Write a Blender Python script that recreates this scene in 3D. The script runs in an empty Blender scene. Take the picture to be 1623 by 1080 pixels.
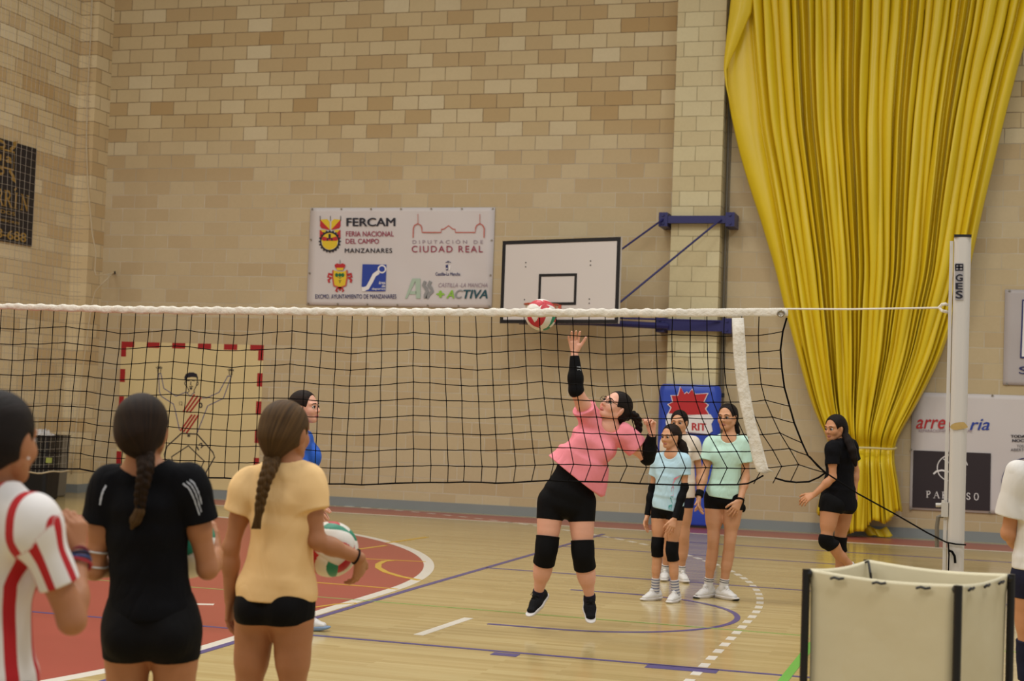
import bpy, bmesh, math, random
import numpy as np
from math import sin, cos, pi, sqrt
from mathutils import Vector, Matrix

# ------------------------------------------------------------------ camera
SC = bpy.context.scene
COL = SC.collection
FPX, PIT, ROL, YAW, CH = 2400., .0406437, .0348909, .28208447, 1.6
_cy, _sy = cos(YAW), sin(YAW)
FW = np.array([-_sy*cos(PIT), _cy*cos(PIT), sin(PIT)])
_r0 = np.array([_cy, _sy, 0.]); _u0 = np.cross(_r0, FW)
RT = _r0*cos(ROL)+_u0*sin(ROL); UP = np.cross(RT, FW)
C0 = np.array([0., 0., CH])
cam = bpy.data.cameras.new('camera'); camo = bpy.data.objects.new('camera', cam); COL.objects.link(camo)
camo.matrix_world = Matrix(((RT[0], UP[0], -FW[0], 0), (RT[1], UP[1], -FW[1], 0), (RT[2], UP[2], -FW[2], CH), (0, 0, 0, 1)))
cam.sensor_width = 36; cam.sensor_fit = 'HORIZONTAL'; cam.lens = FPX*36/1623
cam.dof.use_dof = True; cam.dof.focus_distance = 9.9; cam.dof.aperture_fstop = 3.6
cam.clip_end = 200
SC.camera = camo
SC.view_settings.view_transform = 'Standard'; SC.view_settings.look = 'None'
SC.view_settings.gamma = 1; SC.view_settings.use_curve_mapping = False
SC.view_settings.exposure = -0.08
# ------------------------------------------------------------------ world and hall lamps
W = bpy.data.worlds.new('world'); SC.world = W; W.use_nodes = True
W.node_tree.nodes['Background'].inputs[0].default_value = (1.0, .985, .95, 1)
W.node_tree.nodes['Background'].inputs[1].default_value = .46
def lamp(x, y, z, sx, sy, p, col=(1, .985, .95)):
    l = bpy.data.lights.new('hall_lamp', 'AREA'); l.shape = 'RECTANGLE'; l.size = sx; l.size_y = sy
    l.energy = p; l.color = col
    o = bpy.data.objects.new('hall_lamp', l); o.location = (x, y, z); COL.objects.link(o)
for lx in (-11, -4.5, 2):
    for ly in (1.5, 7.0, 12.5):
        lamp(lx, ly, 8.9, 2.2, 1.2, 205)

# ------------------------------------------------------------------ image pixel -> place in the hall
def ray(a, b): return FW+RT*(a-811.5)/FPX-UP*(b-540)/FPX
def D(a, b, Z): return C0+ray(a, b)*Z
def Fl(a, b, z=0.): d = ray(a, b); return C0+d*((z-CH)/d[2])
def PY(a, b, Y): d = ray(a, b); return C0+d*(Y/d[1])
def PX(a, b, X): d = ray(a, b); return C0+d*(X/d[0])
def V(*a): return np.array(a, float)
def nz(v): v = np.asarray(v, float); return v/max(np.linalg.norm(v), 1e-9)

# ------------------------------------------------------------------ materials
def lin(h):
    if isinstance(h, str):
        h = [int(h[i:i+2], 16)/255 for i in (0, 2, 4)]
    return tuple((c/12.92 if c <= .04045 else ((c+.055)/1.055)**2.4) for c in h)+(1.,)
_M = {}
def mat(name, col, rough=.6, var=.0, scale=8., bump=0., bscale=40., spec=.4, sheen=0., metal=0., sss=0.):
    if name in _M: return _M[name]
    m = bpy.data.materials.new(name); m.use_nodes = True; nt = m.node_tree; b = nt.nodes['Principled BSDF']
    c = lin(col)
    b.inputs['Base Color'].default_value = c; b.inputs['Roughness'].default_value = rough
    b.inputs['Specular IOR Level'].default_value = spec; b.inputs['Metallic'].default_value = metal
    if sheen: b.inputs['Sheen Weight'].default_value = sheen
    if sss:
        b.inputs['Subsurface Weight'].default_value = sss; b.inputs['Subsurface Radius'].default_value = (.02, .008, .004)
        b.inputs['Subsurface Scale'].default_value = .5
    tc = nt.nodes.new('ShaderNodeTexCoord')
    if var:
        n = nt.nodes.new('ShaderNodeTexNoise'); n.inputs['Scale'].default_value = scale; n.inputs['Detail'].default_value = 4
        nt.links.new(tc.outputs['Object'], n.inputs['Vector'])
        mx = nt.nodes.new('ShaderNodeMixRGB'); mx.inputs[1].default_value = tuple(x*(1-var) for x in c[:3])+(1,)
        mx.inputs[2].default_value = tuple(min(1, x*(1+var)) for x in c[:3])+(1,)
        nt.links.new(n.outputs['Fac'], mx.inputs[0]); nt.links.new(mx.outputs[0], b.inputs['Base Color'])
    if bump:
        n2 = nt.nodes.new('ShaderNodeTexNoise'); n2.inputs['Scale'].default_value = bscale; n2.inputs['Detail'].default_value = 3
        nt.links.new(tc.outputs['Object'], n2.inputs['Vector'])
        bp = nt.nodes.new('ShaderNodeBump'); bp.inputs['Strength'].default_value = bump; bp.inputs['Distance'].default_value = .02
        nt.links.new(n2.outputs['Fac'], bp.inputs['Height']); nt.links.new(bp.outputs[0], b.inputs['Normal'])
    _M[name] = m
    return m
def nodes(m):
    nt = m.node_tree
    def N(t, **k):
        n = nt.nodes.new(t)
        for a, v in k.items(): setattr(n, a, v)
        return n
    def MA(op, a, b=None, c=None):
        n = N('ShaderNodeMath', operation=op)
        for i, v in enumerate((a, b, c)):
            if v is None: continue
            if isinstance(v, (int, float)): n.inputs[i].default_value = v
            else: nt.links.new(v, n.inputs[i])
        return n.outputs[0]
    def MIX(f, a, b, bt='MIX'):
        n = N('ShaderNodeMixRGB', blend_type=bt)
        for i, v in enumerate((f, a, b)):
            if isinstance(v, (int, float)): n.inputs[i].default_value = v
            elif isinstance(v, tuple): n.inputs[i].default_value = v
            else: nt.links.new(v, n.inputs[i])
        return n.outputs[0]
    return nt, N, MA, MIX, nt.links.new, nt.nodes['Principled BSDF']

# ------------------------------------------------------------------ objects
def tag(o, label=None, cat=None, group=None, kind=None):
    if label: o['label'] = label
    if cat: o['category'] = cat
    if group: o['group'] = group
    if kind: o['kind'] = kind
    return o
def empty(name, loc, label=None, cat=None, group=None):
    o = bpy.data.objects.new(name, None); o.location = tuple(loc); o.empty_display_size = .1; COL.objects.link(o)
    return tag(o, label, cat, group)
def origin_of(p):
    v = Vector((0, 0, 0))
    while p is not None: v += p.location; p = p.parent
    return np.array(v)
def link(name, me, parent=None, mats=(), smooth=False):
    for m in mats: me.materials.append(m)
    if smooth: me.polygons.foreach_set('use_smooth', [True]*len(me.polygons))
    o = bpy.data.objects.new(name, me); COL.objects.link(o)
    if parent is not None: o.parent = parent
    return o
class MB:
    """collects shapes in world coordinates and links them as one mesh object"""
    def __init__(s): s.v = []; s.f = []; s.m = []
    def add(s, vs, fs, mi=0):
        k = len(s.v); s.v += [tuple(map(float, p)) for p in vs]
        s.f += [tuple(k+i for i in f) for f in fs]; s.m += [mi]*len(fs); return s
    def box(s, x0, x1, y0, y1, z0, z1, mi=0):
        vs = [(x, y, z) for z in (z0, z1) for y in (y0, y1) for x in (x0, x1)]
        return s.add(vs, [(0, 2, 3, 1), (4, 5, 7, 6), (0, 1, 5, 4), (2, 6, 7, 3), (0, 4, 6, 2), (1, 3, 7, 5)], mi)
    def obox(s, c, ax, ay, az, mi=0):   # half-axes
        c, ax, ay, az = map(np.asarray, (c, ax, ay, az))
        vs = [c+i*ax+j*ay+k*az for k in (-1, 1) for j in (-1, 1) for i in (-1, 1)]
        fs = [(0, 2, 3, 1), (4, 5, 7, 6), (0, 1, 5, 4), (2, 6, 7, 3), (0, 4, 6, 2), (1, 3, 7, 5)]
        if np.dot(np.cross(ax, ay), az) < 0: fs = [f[::-1] for f in fs]
        return s.add(vs, fs, mi)
    def tube(s, pts, r, n=8, closed=False, mi=0, caps=True):
        P = [np.asarray(p, float) for p in pts]; m = len(P)
        rr = r if hasattr(r, '__len__') else [r]*m
        vs = []; ref = None
        for i in range(m):
            if closed: t = P[(i+1) % m]-P[i-1]
            else: t = P[min(i+1, m-1)]-P[max(i-1, 0)]
            t = nz(t)
            if ref is None: ref = V(0, 0, 1) if abs(t[2]) < .9 else V(1, 0, 0)
            a = nz(np.cross(t, ref)); b = np.cross(a, t); ref = b
            for k in range(n):
                an = 2*pi*k/n; vs.append(P[i]+(a*cos(an)+b*sin(an))*rr[i])
        fs = []
        for i in range(m if closed else m-1):
            j = (i+1) % m
            for k in range(n):
                l = (k+1) % n; fs.append((i*n+k, j*n+k, j*n+l, i*n+l))
        if caps and not closed: fs += [tuple(range(n)), tuple((m-1)*n+k for k in range(n-1, -1, -1))]
        return s.add(vs, fs, mi)
    def prism(s, pts, d, mi=0):   # planar polygon pushed along d
        P = [np.asarray(p, float) for p in pts]; d = np.asarray(d, float); n = len(P)
        nrm = sum(np.cross(P[i]-P[0], P[(i+1) % n]-P[0]) for i in range(n))
        if np.dot(nrm, d) > 0: P = P[::-1]
        vs = P+[p+d for p in P]
        fs = [tuple(range(n)), tuple(range(2*n-1, n-1, -1))]
        for i in range(n):
            j = (i+1) % n; fs.append((i, i+n, j+n, j))
        return s.add(vs, fs, mi)
    def sphere(s, c, r, nu=16, nv=10, mi=0):
        c = np.asarray(c); r = np.broadcast_to(np.asarray(r, float), (3,)); vs = [c+r*V(0, 0, 1)]; fs = []
        for j in range(1, nv):
            th = pi*j/nv
            for i in range(nu):
                ph = 2*pi*i/nu; vs.append(c+r*V(sin(th)*cos(ph), sin(th)*sin(ph), cos(th)))
        vs.append(c-r*V(0, 0, 1)); L = len(vs)-1
        for i in range(nu):
            k = (i+1) % nu; fs.append((0, 1+i, 1+k)); fs.append((L, L-nu+k, L-nu+i))
            for j in range(nv-2): fs.append((1+j*nu+i, 1+(j+1)*nu+i, 1+(j+1)*nu+k, 1+j*nu+k))
        return s.add(vs, fs, mi)
    def lathe(s, c, prof, n=24, mi=0, ax=None):   # prof: (r,z)
        c = np.asarray(c, float); vs = []; fs = []
        for r_, z in prof:
            for i in range(n): vs.append(c+V(r_*cos(2*pi*i/n), r_*sin(2*pi*i/n), z))
        for j in range(len(prof)-1):
            for i in range(n):
                k = (i+1) % n; fs.append((j*n+i, j*n+k, (j+1)*n+k, (j+1)*n+i))
        return s.add(vs, fs, mi)
    def strip(s, pts, w, nrm, th, mi=0):   # flat painted stroke along a polyline lying on a plane with normal nrm
        P = [np.asarray(p, float) for p in pts]; nrm = nz(nrm); n = len(P)
        Lp, Rp = [], []
        for i in range(n):
            t = nz(P[min(i+1, n-1)]-P[max(i-1, 0)]); a = np.cross(nrm, t)*w/2
            Lp.append(P[i]+a); Rp.append(P[i]-a)
        vs = Lp+Rp+[p+nrm*th for p in Lp]+[p+nrm*th for p in Rp]
        fs = []
        for i in range(n-1):
            fs += [(2*n+i, 2*n+i+1, 3*n+i+1, 3*n+i)[::-1], (i, 2*n+i, 2*n+i+1, i+1)[::-1], (n+i, n+i+1, 3*n+i+1, 3*n+i)[::-1]]
        fs += [(0, n, 3*n, 2*n)[::-1], (n-1, 3*n-1, 4*n-1, 2*n-1)[::-1]]
        return s.add(vs, fs, mi)
    def build(s, name, mats, parent=None, smooth=False, loc=None):
        o0 = origin_of(parent) if parent is not None else np.asarray(loc if loc is not None else (0, 0, 0), float)
        me = bpy.data.meshes.new(name); vs = np.array(s.v)-o0
        me.from_pydata([tuple(p) for p in vs], [], s.f); me.polygons.foreach_set('material_index', s.m); me.update()
        o = link(name, me, parent, mats if isinstance(mats, (list, tuple)) else [mats], smooth)
        if parent is None and loc is not None: o.location = tuple(loc)
        return o
def text_mesh(body, bold=0., shear=0., spacing=1.):
    cu = bpy.data.curves.new('lettering', 'FONT'); cu.body = body; cu.size = 1; cu.shear = shear
    cu.space_character = spacing; cu.resolution_u = 4; cu.fill_mode = 'FRONT'; cu.extrude = 0
    o = bpy.data.objects.new('lettering', cu); COL.objects.link(o)
    dg = bpy.context.evaluated_depsgraph_get(); me = bpy.data.meshes.new_from_object(o.evaluated_get(dg))
    bpy.data.objects.remove(o); bpy.data.curves.remove(cu)
    vs = np.array([v.co for v in me.vertices]); fs = [tuple(p.vertices) for p in me.polygons]
    bpy.data.meshes.remove(me)
    if bold > 0:   # heavier strokes: the same letters again, nudged aside
        n = len(vs); sh = [(-bold, 0), (bold, 0), (0, bold*.6), (0, -bold*.6)]; vs = np.concatenate([vs]+[vs+V(a, b, .0004*(i_+1)) for i_, (a, b) in enumerate(sh)]); fs = fs+[tuple(i+n*(q+1) for i in f) for q in range(4) for f in fs]
    return vs, fs
def text_on(mb, body, p00, p10, p01, mi=0, bold=0., shear=0., spacing=1., lift=.0, nrm=None):
    """letters fitted to the parallelogram p00 (bottom left) p10 (bottom right) p01 (top left)"""
    vs, fs = text_mesh(body, bold, shear, spacing)
    lo, hi = vs.min(0), vs.max(0)
    p00, p10, p01 = map(np.asarray, (p00, p10, p01))
    n = nz(np.cross(p10-p00, p01-p00)) if nrm is None else nrm
    q = (vs-lo)/np.maximum(hi-lo, 1e-6)
    P = p00+q[:, :1]*(p10-p00)+q[:, 1:2]*(p01-p00)+n*lift+vs[:, 2:3]*n
    mb.add(P, fs, mi); return mb
# ================================================================== THE HALL
YW = 20.65          # face of the back wall
XL = -12.9          # face of the side wall
def brick_mat(name, axis, du, dv, tint=1.0, plain=False, coat=.62):
    m = mat(name, 'B49A72', .85); nt, N, MA, MIX, LK, B = nodes(m)
    tc = N('ShaderNodeTexCoord'); sp = N('ShaderNodeSeparateXYZ'); LK(tc.outputs['Object'], sp.inputs[0])
    u = MA('ADD', sp.outputs[axis], du); v = MA('SUBTRACT', sp.outputs[2], dv)
    cb = N('ShaderNodeCombineXYZ'); LK(u, cb.inputs[0]); LK(v, cb.inputs[1])
    # slightly wavy joints
    wn = N('ShaderNodeTexNoise'); wn.inputs['Scale'].default_value = 6; LK(cb.outputs[0], wn.inputs['Vector'])
    wv = N('ShaderNodeVectorMath', operation='MULTIPLY_ADD'); LK(wn.outputs['Color'], wv.inputs[0])
    wv.inputs[1].default_value = (.012, .012, 0); wv.inputs[2].default_value = (-.006, -.006, 0)
    av = N('ShaderNodeVectorMath', operation='ADD'); LK(cb.outputs[0], av.inputs[0]); LK(wv.outputs[0], av.inputs[1])
    bt = N('ShaderNodeTexBrick'); LK(av.outputs[0], bt.inputs['Vector'])
    bt.inputs['Scale'].default_value = 1; bt.inputs['Brick Width'].default_value = .3975; bt.inputs['Row Height'].default_value = .2058
    bt.inputs['Mortar Size'].default_value = .0065; bt.inputs['Mortar Smooth'].default_value = .25; bt.inputs['Bias'].default_value = -.1
    bt.inputs['Color1'].default_value = (0, 0, 0, 1); bt.inputs['Color2'].default_value = (1, 1, 1, 1); bt.inputs['Mortar'].default_value = (.5, .5, .5, 1)
    rnd = bt.outputs['Color']
    # whole courses differ a little as well
    row = MA('FLOOR', MA('DIVIDE', v, .2058)); wr = N('ShaderNodeTexWhiteNoise', noise_dimensions='1D'); LK(row, wr.inputs['W'])
    ramp = N('ShaderNodeValToRGB'); LK(rnd, ramp.inputs[0])
    cr = ramp.color_ramp; T = lambda h: tuple(x*tint*q_ for x, q_ in zip(lin(h)[:3], (1.09, 1.22, 1.42)))+(1,)
    cr.elements[0].color = T('A88350'); cr.elements[1].color = T('CFBA92')
    e = cr.elements.new(.45); e.color = T('BDA070'); e = cr.elements.new(.75); e.color = T('C3A87A')
    rowc = MIX(MA('MULTIPLY', wr.outputs['Value'], .45), ramp.outputs[0], T('CDB88E'))
    if plain: rowc = MIX(.6, ramp.outputs[0], T('D6C596'))
    # lower courses carry an old even coat of paint
    z = sp.outputs[2]
    low = N('ShaderNodeMapRange'); LK(z, low.inputs[0]); low.inputs[1].default_value = 5.7; low.inputs[2].default_value = 4.6
    n1 = N('ShaderNodeTexNoise'); n1.inputs['Scale'].default_value = .9; n1.inputs['Detail'].default_value = 5; LK(tc.outputs['Object'], n1.inputs['Vector'])
    lowf = MA('MULTIPLY', low.outputs[0], .0 if plain else coat)
    c = MIX(lowf, rowc, T('BCA17A'))
    c = MIX(MA('MULTIPLY', MA('SUBTRACT', n1.outputs['Fac'], .35), .55), c, T('A98E62'))
    n2 = N('ShaderNodeTexNoise'); n2.inputs['Scale'].default_value = 30; n2.inputs['Detail'].default_value = 3; LK(tc.outputs['Object'], n2.inputs['Vector'])
    c = MIX(MA('MULTIPLY', n2.outputs['Fac'], .18), c, T('8F7850'))
    # joints: dark and open above, smeared pale below
    n3 = N('ShaderNodeTexNoise'); n3.inputs['Scale'].default_value = 2.2; LK(cb.outputs[0], n3.inputs['Vector'])
    mort = MIX(MA('MULTIPLY', low.outputs[0], min(1., coat*1.6)), T('6C5438'), MIX(n3.outputs['Fac'], T('96805C'), T('D6C3A6')))
    if plain: mort = T('8F7C58')
    n4 = N('ShaderNodeTexNoise'); n4.inputs['Scale'].default_value = 5; n4.inputs['Detail'].default_value = 4; LK(cb.outputs[0], n4.inputs['Vector'])
    mf = MA('MULTIPLY', bt.outputs['Fac'], MA('MULTIPLY_ADD', n4.outputs['Fac'], 1.1, .25)); mf = MA('MINIMUM', mf, 1.)
    c = MIX(mf, c, mort); LK(c, B.inputs['Base Color'])
    bp = N('ShaderNodeBump'); bp.inputs['Strength'].default_value = .35; bp.inputs['Distance'].default_value = .01
    LK(MA('SUBTRACT', MA('MULTIPLY', n2.outputs['Fac'], .15), bt.outputs['Fac']), bp.inputs['Height']); LK(bp.outputs[0], B.inputs['Normal'])
    return m
M_BACK = brick_mat('block_wall_back', 0, .177, .052)
M_SIDE = brick_mat('block_wall_side', 1, .10, .095, 1.2, False, .25)
M_PIL = brick_mat('block_pilaster', 0, .02, .03, 1.0, True)
def struct(name, mb, m, parent=None):
    o = mb.build(name, m, parent); o['kind'] = 'structure'; return o
struct('wall_back', MB().box(XL-.3, 7, YW, YW+.3, 0, 9.2), M_BACK)
struct('wall_left', MB().box(XL-.3, XL, -3, YW, 0, 9.2), M_SIDE)
PB = 20.22
struct('pilaster_corner', MB().box(XL, -12.61, PB, YW, 0, 9.2), M_SIDE)
PX0, PX1, PYF = -3.70, -3.03, 20.38
struct('pilaster_back', MB().box(PX0, PX1, PYF, YW, 0, 9.2), M_PIL)
mg = mat('grey_skirting', '84898A', .6, .06, 3)
struct('baseboard_back', MB().box(-12.61, PX0, YW-.015, YW, 0, .13).box(PX1, 7, YW-.015, YW, 0, .13).box(PX0-.012, PX1+.012, PYF-.015, PYF, 0, .13).box(PX1, PX1+.012, PYF, YW-.015, 0, .13), mg)
struct('baseboard_left', MB().box(XL, XL+.015, -3, PB, 0, .13).box(XL+.015, -12.595, PB-.015, PB, 0, .13).box(-12.61, -12.595, PB, YW-.015, 0, .13), mg)

# ---- floor: sealed hardwood strips with the painted courts
fm = mat('sealed_strip_floor', 'C4A26A', .3, spec=.5); nt, N, MA, MIX, LK, B = nodes(fm)
tc = N('ShaderNodeTexCoord')
bt = N('ShaderNodeTexBrick'); LK(tc.outputs['Object'], bt.inputs['Vector']); bt.inputs['Scale'].default_value = 1
bt.inputs['Brick Width'].default_value = 1.1; bt.inputs['Row Height'].default_value = .062; bt.inputs['Mortar Size'].default_value = .0007; bt.offset = .37
bt.inputs['Color1'].default_value = (0, 0, 0, 1); bt.inputs['Color2'].default_value = (1, 1, 1, 1); bt.inputs['Mortar'].default_value = (.2, .2, .2, 1)
mp = N('ShaderNodeMapping'); mp.inputs['Scale'].default_value = (1.2, 22, 1); LK(tc.outputs['Object'], mp.inputs[0])
gn = N('ShaderNodeTexNoise'); gn.inputs['Scale'].default_value = 1.6; gn.inputs['Detail'].default_value = 5; LK(mp.outputs[0], gn.inputs['Vector'])
mp2 = N('ShaderNodeMapping'); mp2.inputs['Scale'].default_value = (.35, 1.6, 1); LK(tc.outputs['Object'], mp2.inputs[0])
bn = N('ShaderNodeTexNoise'); bn.inputs['Scale'].default_value = 1.0; bn.inputs['Detail'].default_value = 3; LK(mp2.outputs[0], bn.inputs['Vector'])
ramp = N('ShaderNodeValToRGB'); LK(MA('ADD', MA('MULTIPLY', bt.outputs['Color'], .45), MA('MULTIPLY', gn.outputs['Fac'], .55)), ramp.inputs[0])
cr = ramp.color_ramp; cr.elements[0].position = .2; cr.elements[0].color = lin('A58F5C'); cr.elements[1].position = .8; cr.elements[1].color = lin('C2B07E')
e = cr.elements.new(.5); e.color = lin('B59F6C')
c = MIX(MA('MULTIPLY', bn.outputs['Fac'], .28), ramp.outputs[0], lin('BDA86E')); LK(c, B.inputs['Base Color'])
LK(MA('MULTIPLY_ADD', gn.outputs['Fac'], .12, .10), B.inputs['Roughness'])
floor = struct('floor', MB().box(XL-.3, 7, -3, YW+.3, -.15, 0), fm)
def line_mat(n, h): return mat(n, h, .3, .04, 6, spec=.5)
m_blue, m_white, m_red, m_yel, m_green, m_dred = line_mat('blue_line_paint', '4A4380'), line_mat('white_line_paint', 'D8D2C6'), line_mat('red_floor_paint', '9C4038'), line_mat('yellow_line_paint', 'C9A23A'), line_mat('green_line_paint', '8FA85E'), line_mat('dark_red_paint', 'A4584A')
m_gr2 = line_mat('bright_green_paint', '5FAE4A')
_ml = [0]
def mark(name, m, label=None, lift=None):
    class _K(MB): pass
    k = _K(); _ml[0] += 1; k.z = .0006+.00035*_ml[0] if lift is None else lift
    def line(pts, w): k.strip([V(p[0], p[1], 0) for p in pts], w, V(0, 0, 1), k.z); return k
    k.line = line
    def done():
        o = k.build(name, m, floor); o['kind'] = 'structure'
        if label: o['label'] = label
    k.done = done; return k
def arcpts(cx, cy, r, a0, a1, n=60): return [(cx+r*cos(a0+(a1-a0)*i/n), cy+r*sin(a0+(a1-a0)*i/n)) for i in range(n+1)]
GX, GY0, GY1 = -10.4, 8.88, 11.88
dz = arcpts(GX, GY0, 5.97, -pi/2, 0)+arcpts(GX, GY1, 5.97, 0, pi/2)
k = mark('goal_area_marking', m_red, 'dull red goal area floor'); k.prism([V(x, y, 0) for x, y in dz], (0, 0, k.z)); k.done()
k = mark('goal_area_marking', m_white, 'white curved goal area line'); k.line(dz, .10); k.done()
k = mark('border_marking', m_dred, 'dull red border along the back wall'); k.prism([V(XL+1.2, 19.55, 0), V(7, 19.35, 0), V(7, 20.3, 0), V(XL+1.2, 20.45, 0)], (0, 0, k.z)); k.done()
k = mark('court_marking', m_white, 'thin white court line'); k.line([(XL+1, 19.5), (7, 19.3)], .05)
k.line([(-3.42, 9.77), (-3.36, 10.71)], .07)
p = Fl(318, 958); k.line([(p[0]-.2, p[1]-.1), (p[0]+.1, p[1]+.02)], .08)
dd = arcpts(GX, GY0, 8.97, -pi/2*.6, 0, 36)+arcpts(GX, GY1, 8.97, 0, pi/2*.95, 60)
pts = [V(*q, 0) for q in dd]
s = 0.
acc = [0.]
for i in range(1, len(pts)): acc.append(acc[-1]+np.linalg.norm(pts[i]-pts[i-1]))
xs, ys = [q[0] for q in pts], [q[1] for q in pts]
while s < acc[-1]:
    qs = [s, s+.075, s+.15]; k.line([(np.interp(t, acc, xs), np.interp(t, acc, ys)) for t in qs], .06); s += .30
k.done()
k = mark('court_marking', m_blue, 'thin dark blue court line')
k.line([(-4.42, 6.0), (-4.3, 12.1), (-4.09, 18.5)], .055)
k.line([(-16, 9.48), (-3.74, 9.41), (-2.64, 9.39), (-.7, 9.37), (5, 9.34)], .04)
k.line([(-2.75, 9.29), (-2.58, 9.29)], .1); k.line([(-1.76, 9.31), (-1.32, 9.31)], .13)
k.line([(-4.24, 14.0), (-2.27, 13.93), (5, 13.7)], .04)
k.line([(-4.1, 18.1), (5, 17.8)], .035); k.line([(-4.15, 16.6), (5, 16.3)], .03)
k.line([(-3.1, 12.78)]+arcpts(-2.66, 11.64, 1.14, pi/2, -pi/2, 40)+[(-3.15, 10.5)], .045)
k.done()
k = mark('court_marking', m_green, 'faint green court line'); k.line([(-12, 11.3), (-4.3, 11.2), (-1, 11.1), (5, 11)], .025); k.done()
k = mark('court_marking', m_gr2, 'bright green court line'); k.line([(-.93, 8.4), (-.91, 9.2), (-.87, 10.8)], .06); k.done()
k = mark('court_marking', m_yel, 'thin yellow court line')
Y1 = lambda a, b: tuple(Fl(560+a/2.1355, 760+b/2.1355)[:2])
k.line([Y1(-400, 330), Y1(0, 360), Y1(150, 373)], .035)
k.line([Y1(0, 240), Y1(110, 225)], .05); k.line([Y1(-300, 245), Y1(0, 268), Y1(245, 280)], .03)
k.line([Y1(x, y) for x, y in ((135, 275), (105, 278), (85, 288), (84, 300), (110, 315), (160, 330), (225, 343))], .06)
k.line([Y1(-300, 460), Y1(-60, 424), Y1(10, 420)], .03)
k.line([Y1(115, 216), Y1(250, 196)], .05)
k.done()

# ---- conduit beside the pilaster, and the pull rope in the far corner
m_pipe = mat('dull_grey_paint', '6E675A', .5); m_dark = mat('black_iron', '15141A', .45)
o = MB().tube([(-2.99, YW-.03, 0.2), (-2.99, YW-.03, 9.1)], .018, 8).tube([(-2.955, YW-.02, .2), (-2.955, YW-.02, 7)], .007, 6).build('conduit', m_pipe, loc=None)
tag(o, 'thin grey conduit running up beside the pale brick pilaster', 'pipe')

# ---- painted practice goal on the back wall
gY = YW-.006
g = empty('painted_goal', PY(300, 788, gY)*V(1, 1, 0)+V(0, 0, 0), 'cream goal panel with red dashes and a drawn goalkeeper, painted on wall', 'mural')
m_cream = mat('cream_wall_paint', 'D9C592', .7, .06, 2); m_rp = mat('red_wall_paint', 'A31F22', .6)
m_kp = mat('black_wall_paint', '24202A', .7); m_bp = mat('blue_wall_paint', '4B4C80', .7)
gx0, gx1, gz = -12.215, -9.83, 2.32
o = MB().box(gx0, gx1, gY, YW-.001, .135, gz).build('panel', m_cream, g)
k = MB(); t = .085; a = gY-.002
for i in range(6):
    x = gx0+(gx1-gx0-.22)*i/5; MB().box(x, x+.22, a, gY, gz-t, gz).build('red_dash', m_rp, g)
for xx in (gx0, gx1-t):
    MB().box(xx, xx+t, a, gY, gz-.23, gz-t).build('red_dash', m_rp, g)
    for i in range(1, 6): MB().box(xx, xx+t, a, gY, gz-.42*i-.2, gz-.42*i).build('red_dash', m_rp, g)
R8 = lambda x, y: PY(x/3.6, 470+y/3.6, gY)
WN = V(0, -1, 0)
k = MB()
for pl in ([(905, 440), (910, 545), (920, 570), (990, 615), (1000, 650), (1025, 765)], [(918, 440), (935, 525), (1005, 570), (1062, 546), (1085, 570), (1112, 545)], [(1150, 580), (1180, 580), (1250, 548), (1300, 455)], [(1320, 455), (1275, 582), (1185, 625), (1125, 780)], [(903, 441), (920, 441)], [(1298, 455), (1322, 456)]):
    k.strip([R8(*p) for p in pl], .012, WN, .003)
k.build('shirt_outline', m_bp, g)
k = MB()
for pl in ([(1035, 782), (1125, 786)], [(1035, 782), (955, 855), (938, 900), (952, 985)], [(1125, 786), (1215, 890), (1225, 918), (1130, 1085)], [(990, 1010), (980, 915), (1075, 853), (1165, 940), (1110, 1060)]):
    k.strip([R8(*p) for p in pl], .018, WN, .003)
k.build('leg_outline', m_kp, g)
k = MB()
for pl in ([(1060, 470), (1065, 512), (1080, 540), (1070, 552)], [(1128, 470), (1120, 512), (1106, 540), (1110, 552)], [(1068, 482), (1084, 480)], [(1096, 480), (1112, 482)], [(1090, 484), (1087, 505), (1095, 507)], [(1080, 515), (1102, 515)], [(1056, 485), (1054, 500), (1062, 510)], [(1130, 485), (1131, 500), (1124, 510)]):
    k.strip([R8(*p) for p in pl], .012, WN, .003)
k.build('drawn_face_lines', m_kp, g)
for cx, cy in ((908, 412), (1316, 425)):
    k = MB()
    for i in range(5):
        an = -2.4+i*.42; k.strip([R8(cx+8*cos(an), cy+10+10*sin(an)), R8(cx+24*cos(an), cy+8+24*sin(an)), R8(cx+17*cos(an+.25), cy+10+14*sin(an+.25))], .009, WN, .003)
    k.strip([R8(cx-9, cy+5), R8(cx-6, cy+26)], .01, WN, .003); k.strip([R8(cx+10, cy+5), R8(cx+8, cy+26)], .01, WN, .003)
    k.build('drawn_hand', m_kp, g)
k = MB()
k.prism([R8(*p) for p in ((1055, 482), (1052, 462), (1060, 444), (1080, 434), (1105, 434), (1124, 444), (1130, 465), (1128, 482), (1120, 462), (1095, 460), (1070, 464))], WN*.003)
k.build('drawn_hair', m_kp, g); k = MB()
k.prism([R8(*p) for p in ((1082, 520), (1098, 520), (1096, 530), (1090, 534), (1084, 530))], WN*.003)
k.build('drawn_beard', m_kp, g); k = MB()
for i in range(4):
    an = i*pi/4; k.strip([R8(1077-10*cos(an), 795-9*sin(an)), R8(1077+10*cos(an), 795+9*sin(an))], .008, WN, .003)
k.build('drawn_navel_mark', m_kp, g); k = MB()
k.strip([R8(1145+8*cos(q*.7), 622+13*sin(q*.7)) for q in range(10)], .02, WN, .003)
k.build('drawn_badge', m_kp, g); k = MB()
text_on(k, '12', R8(1023, 622), R8(1042, 622), R8(1023, 600), 0, 0, lift=.003)
k.build('drawn_number', m_kp, g); k = MB()
text_on(k, '12', R8(1132, 880), R8(1166, 852), R8(1118, 858), 0, .02, lift=.003)
k.build('drawn_number', m_kp, g)
k = MB()
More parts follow.
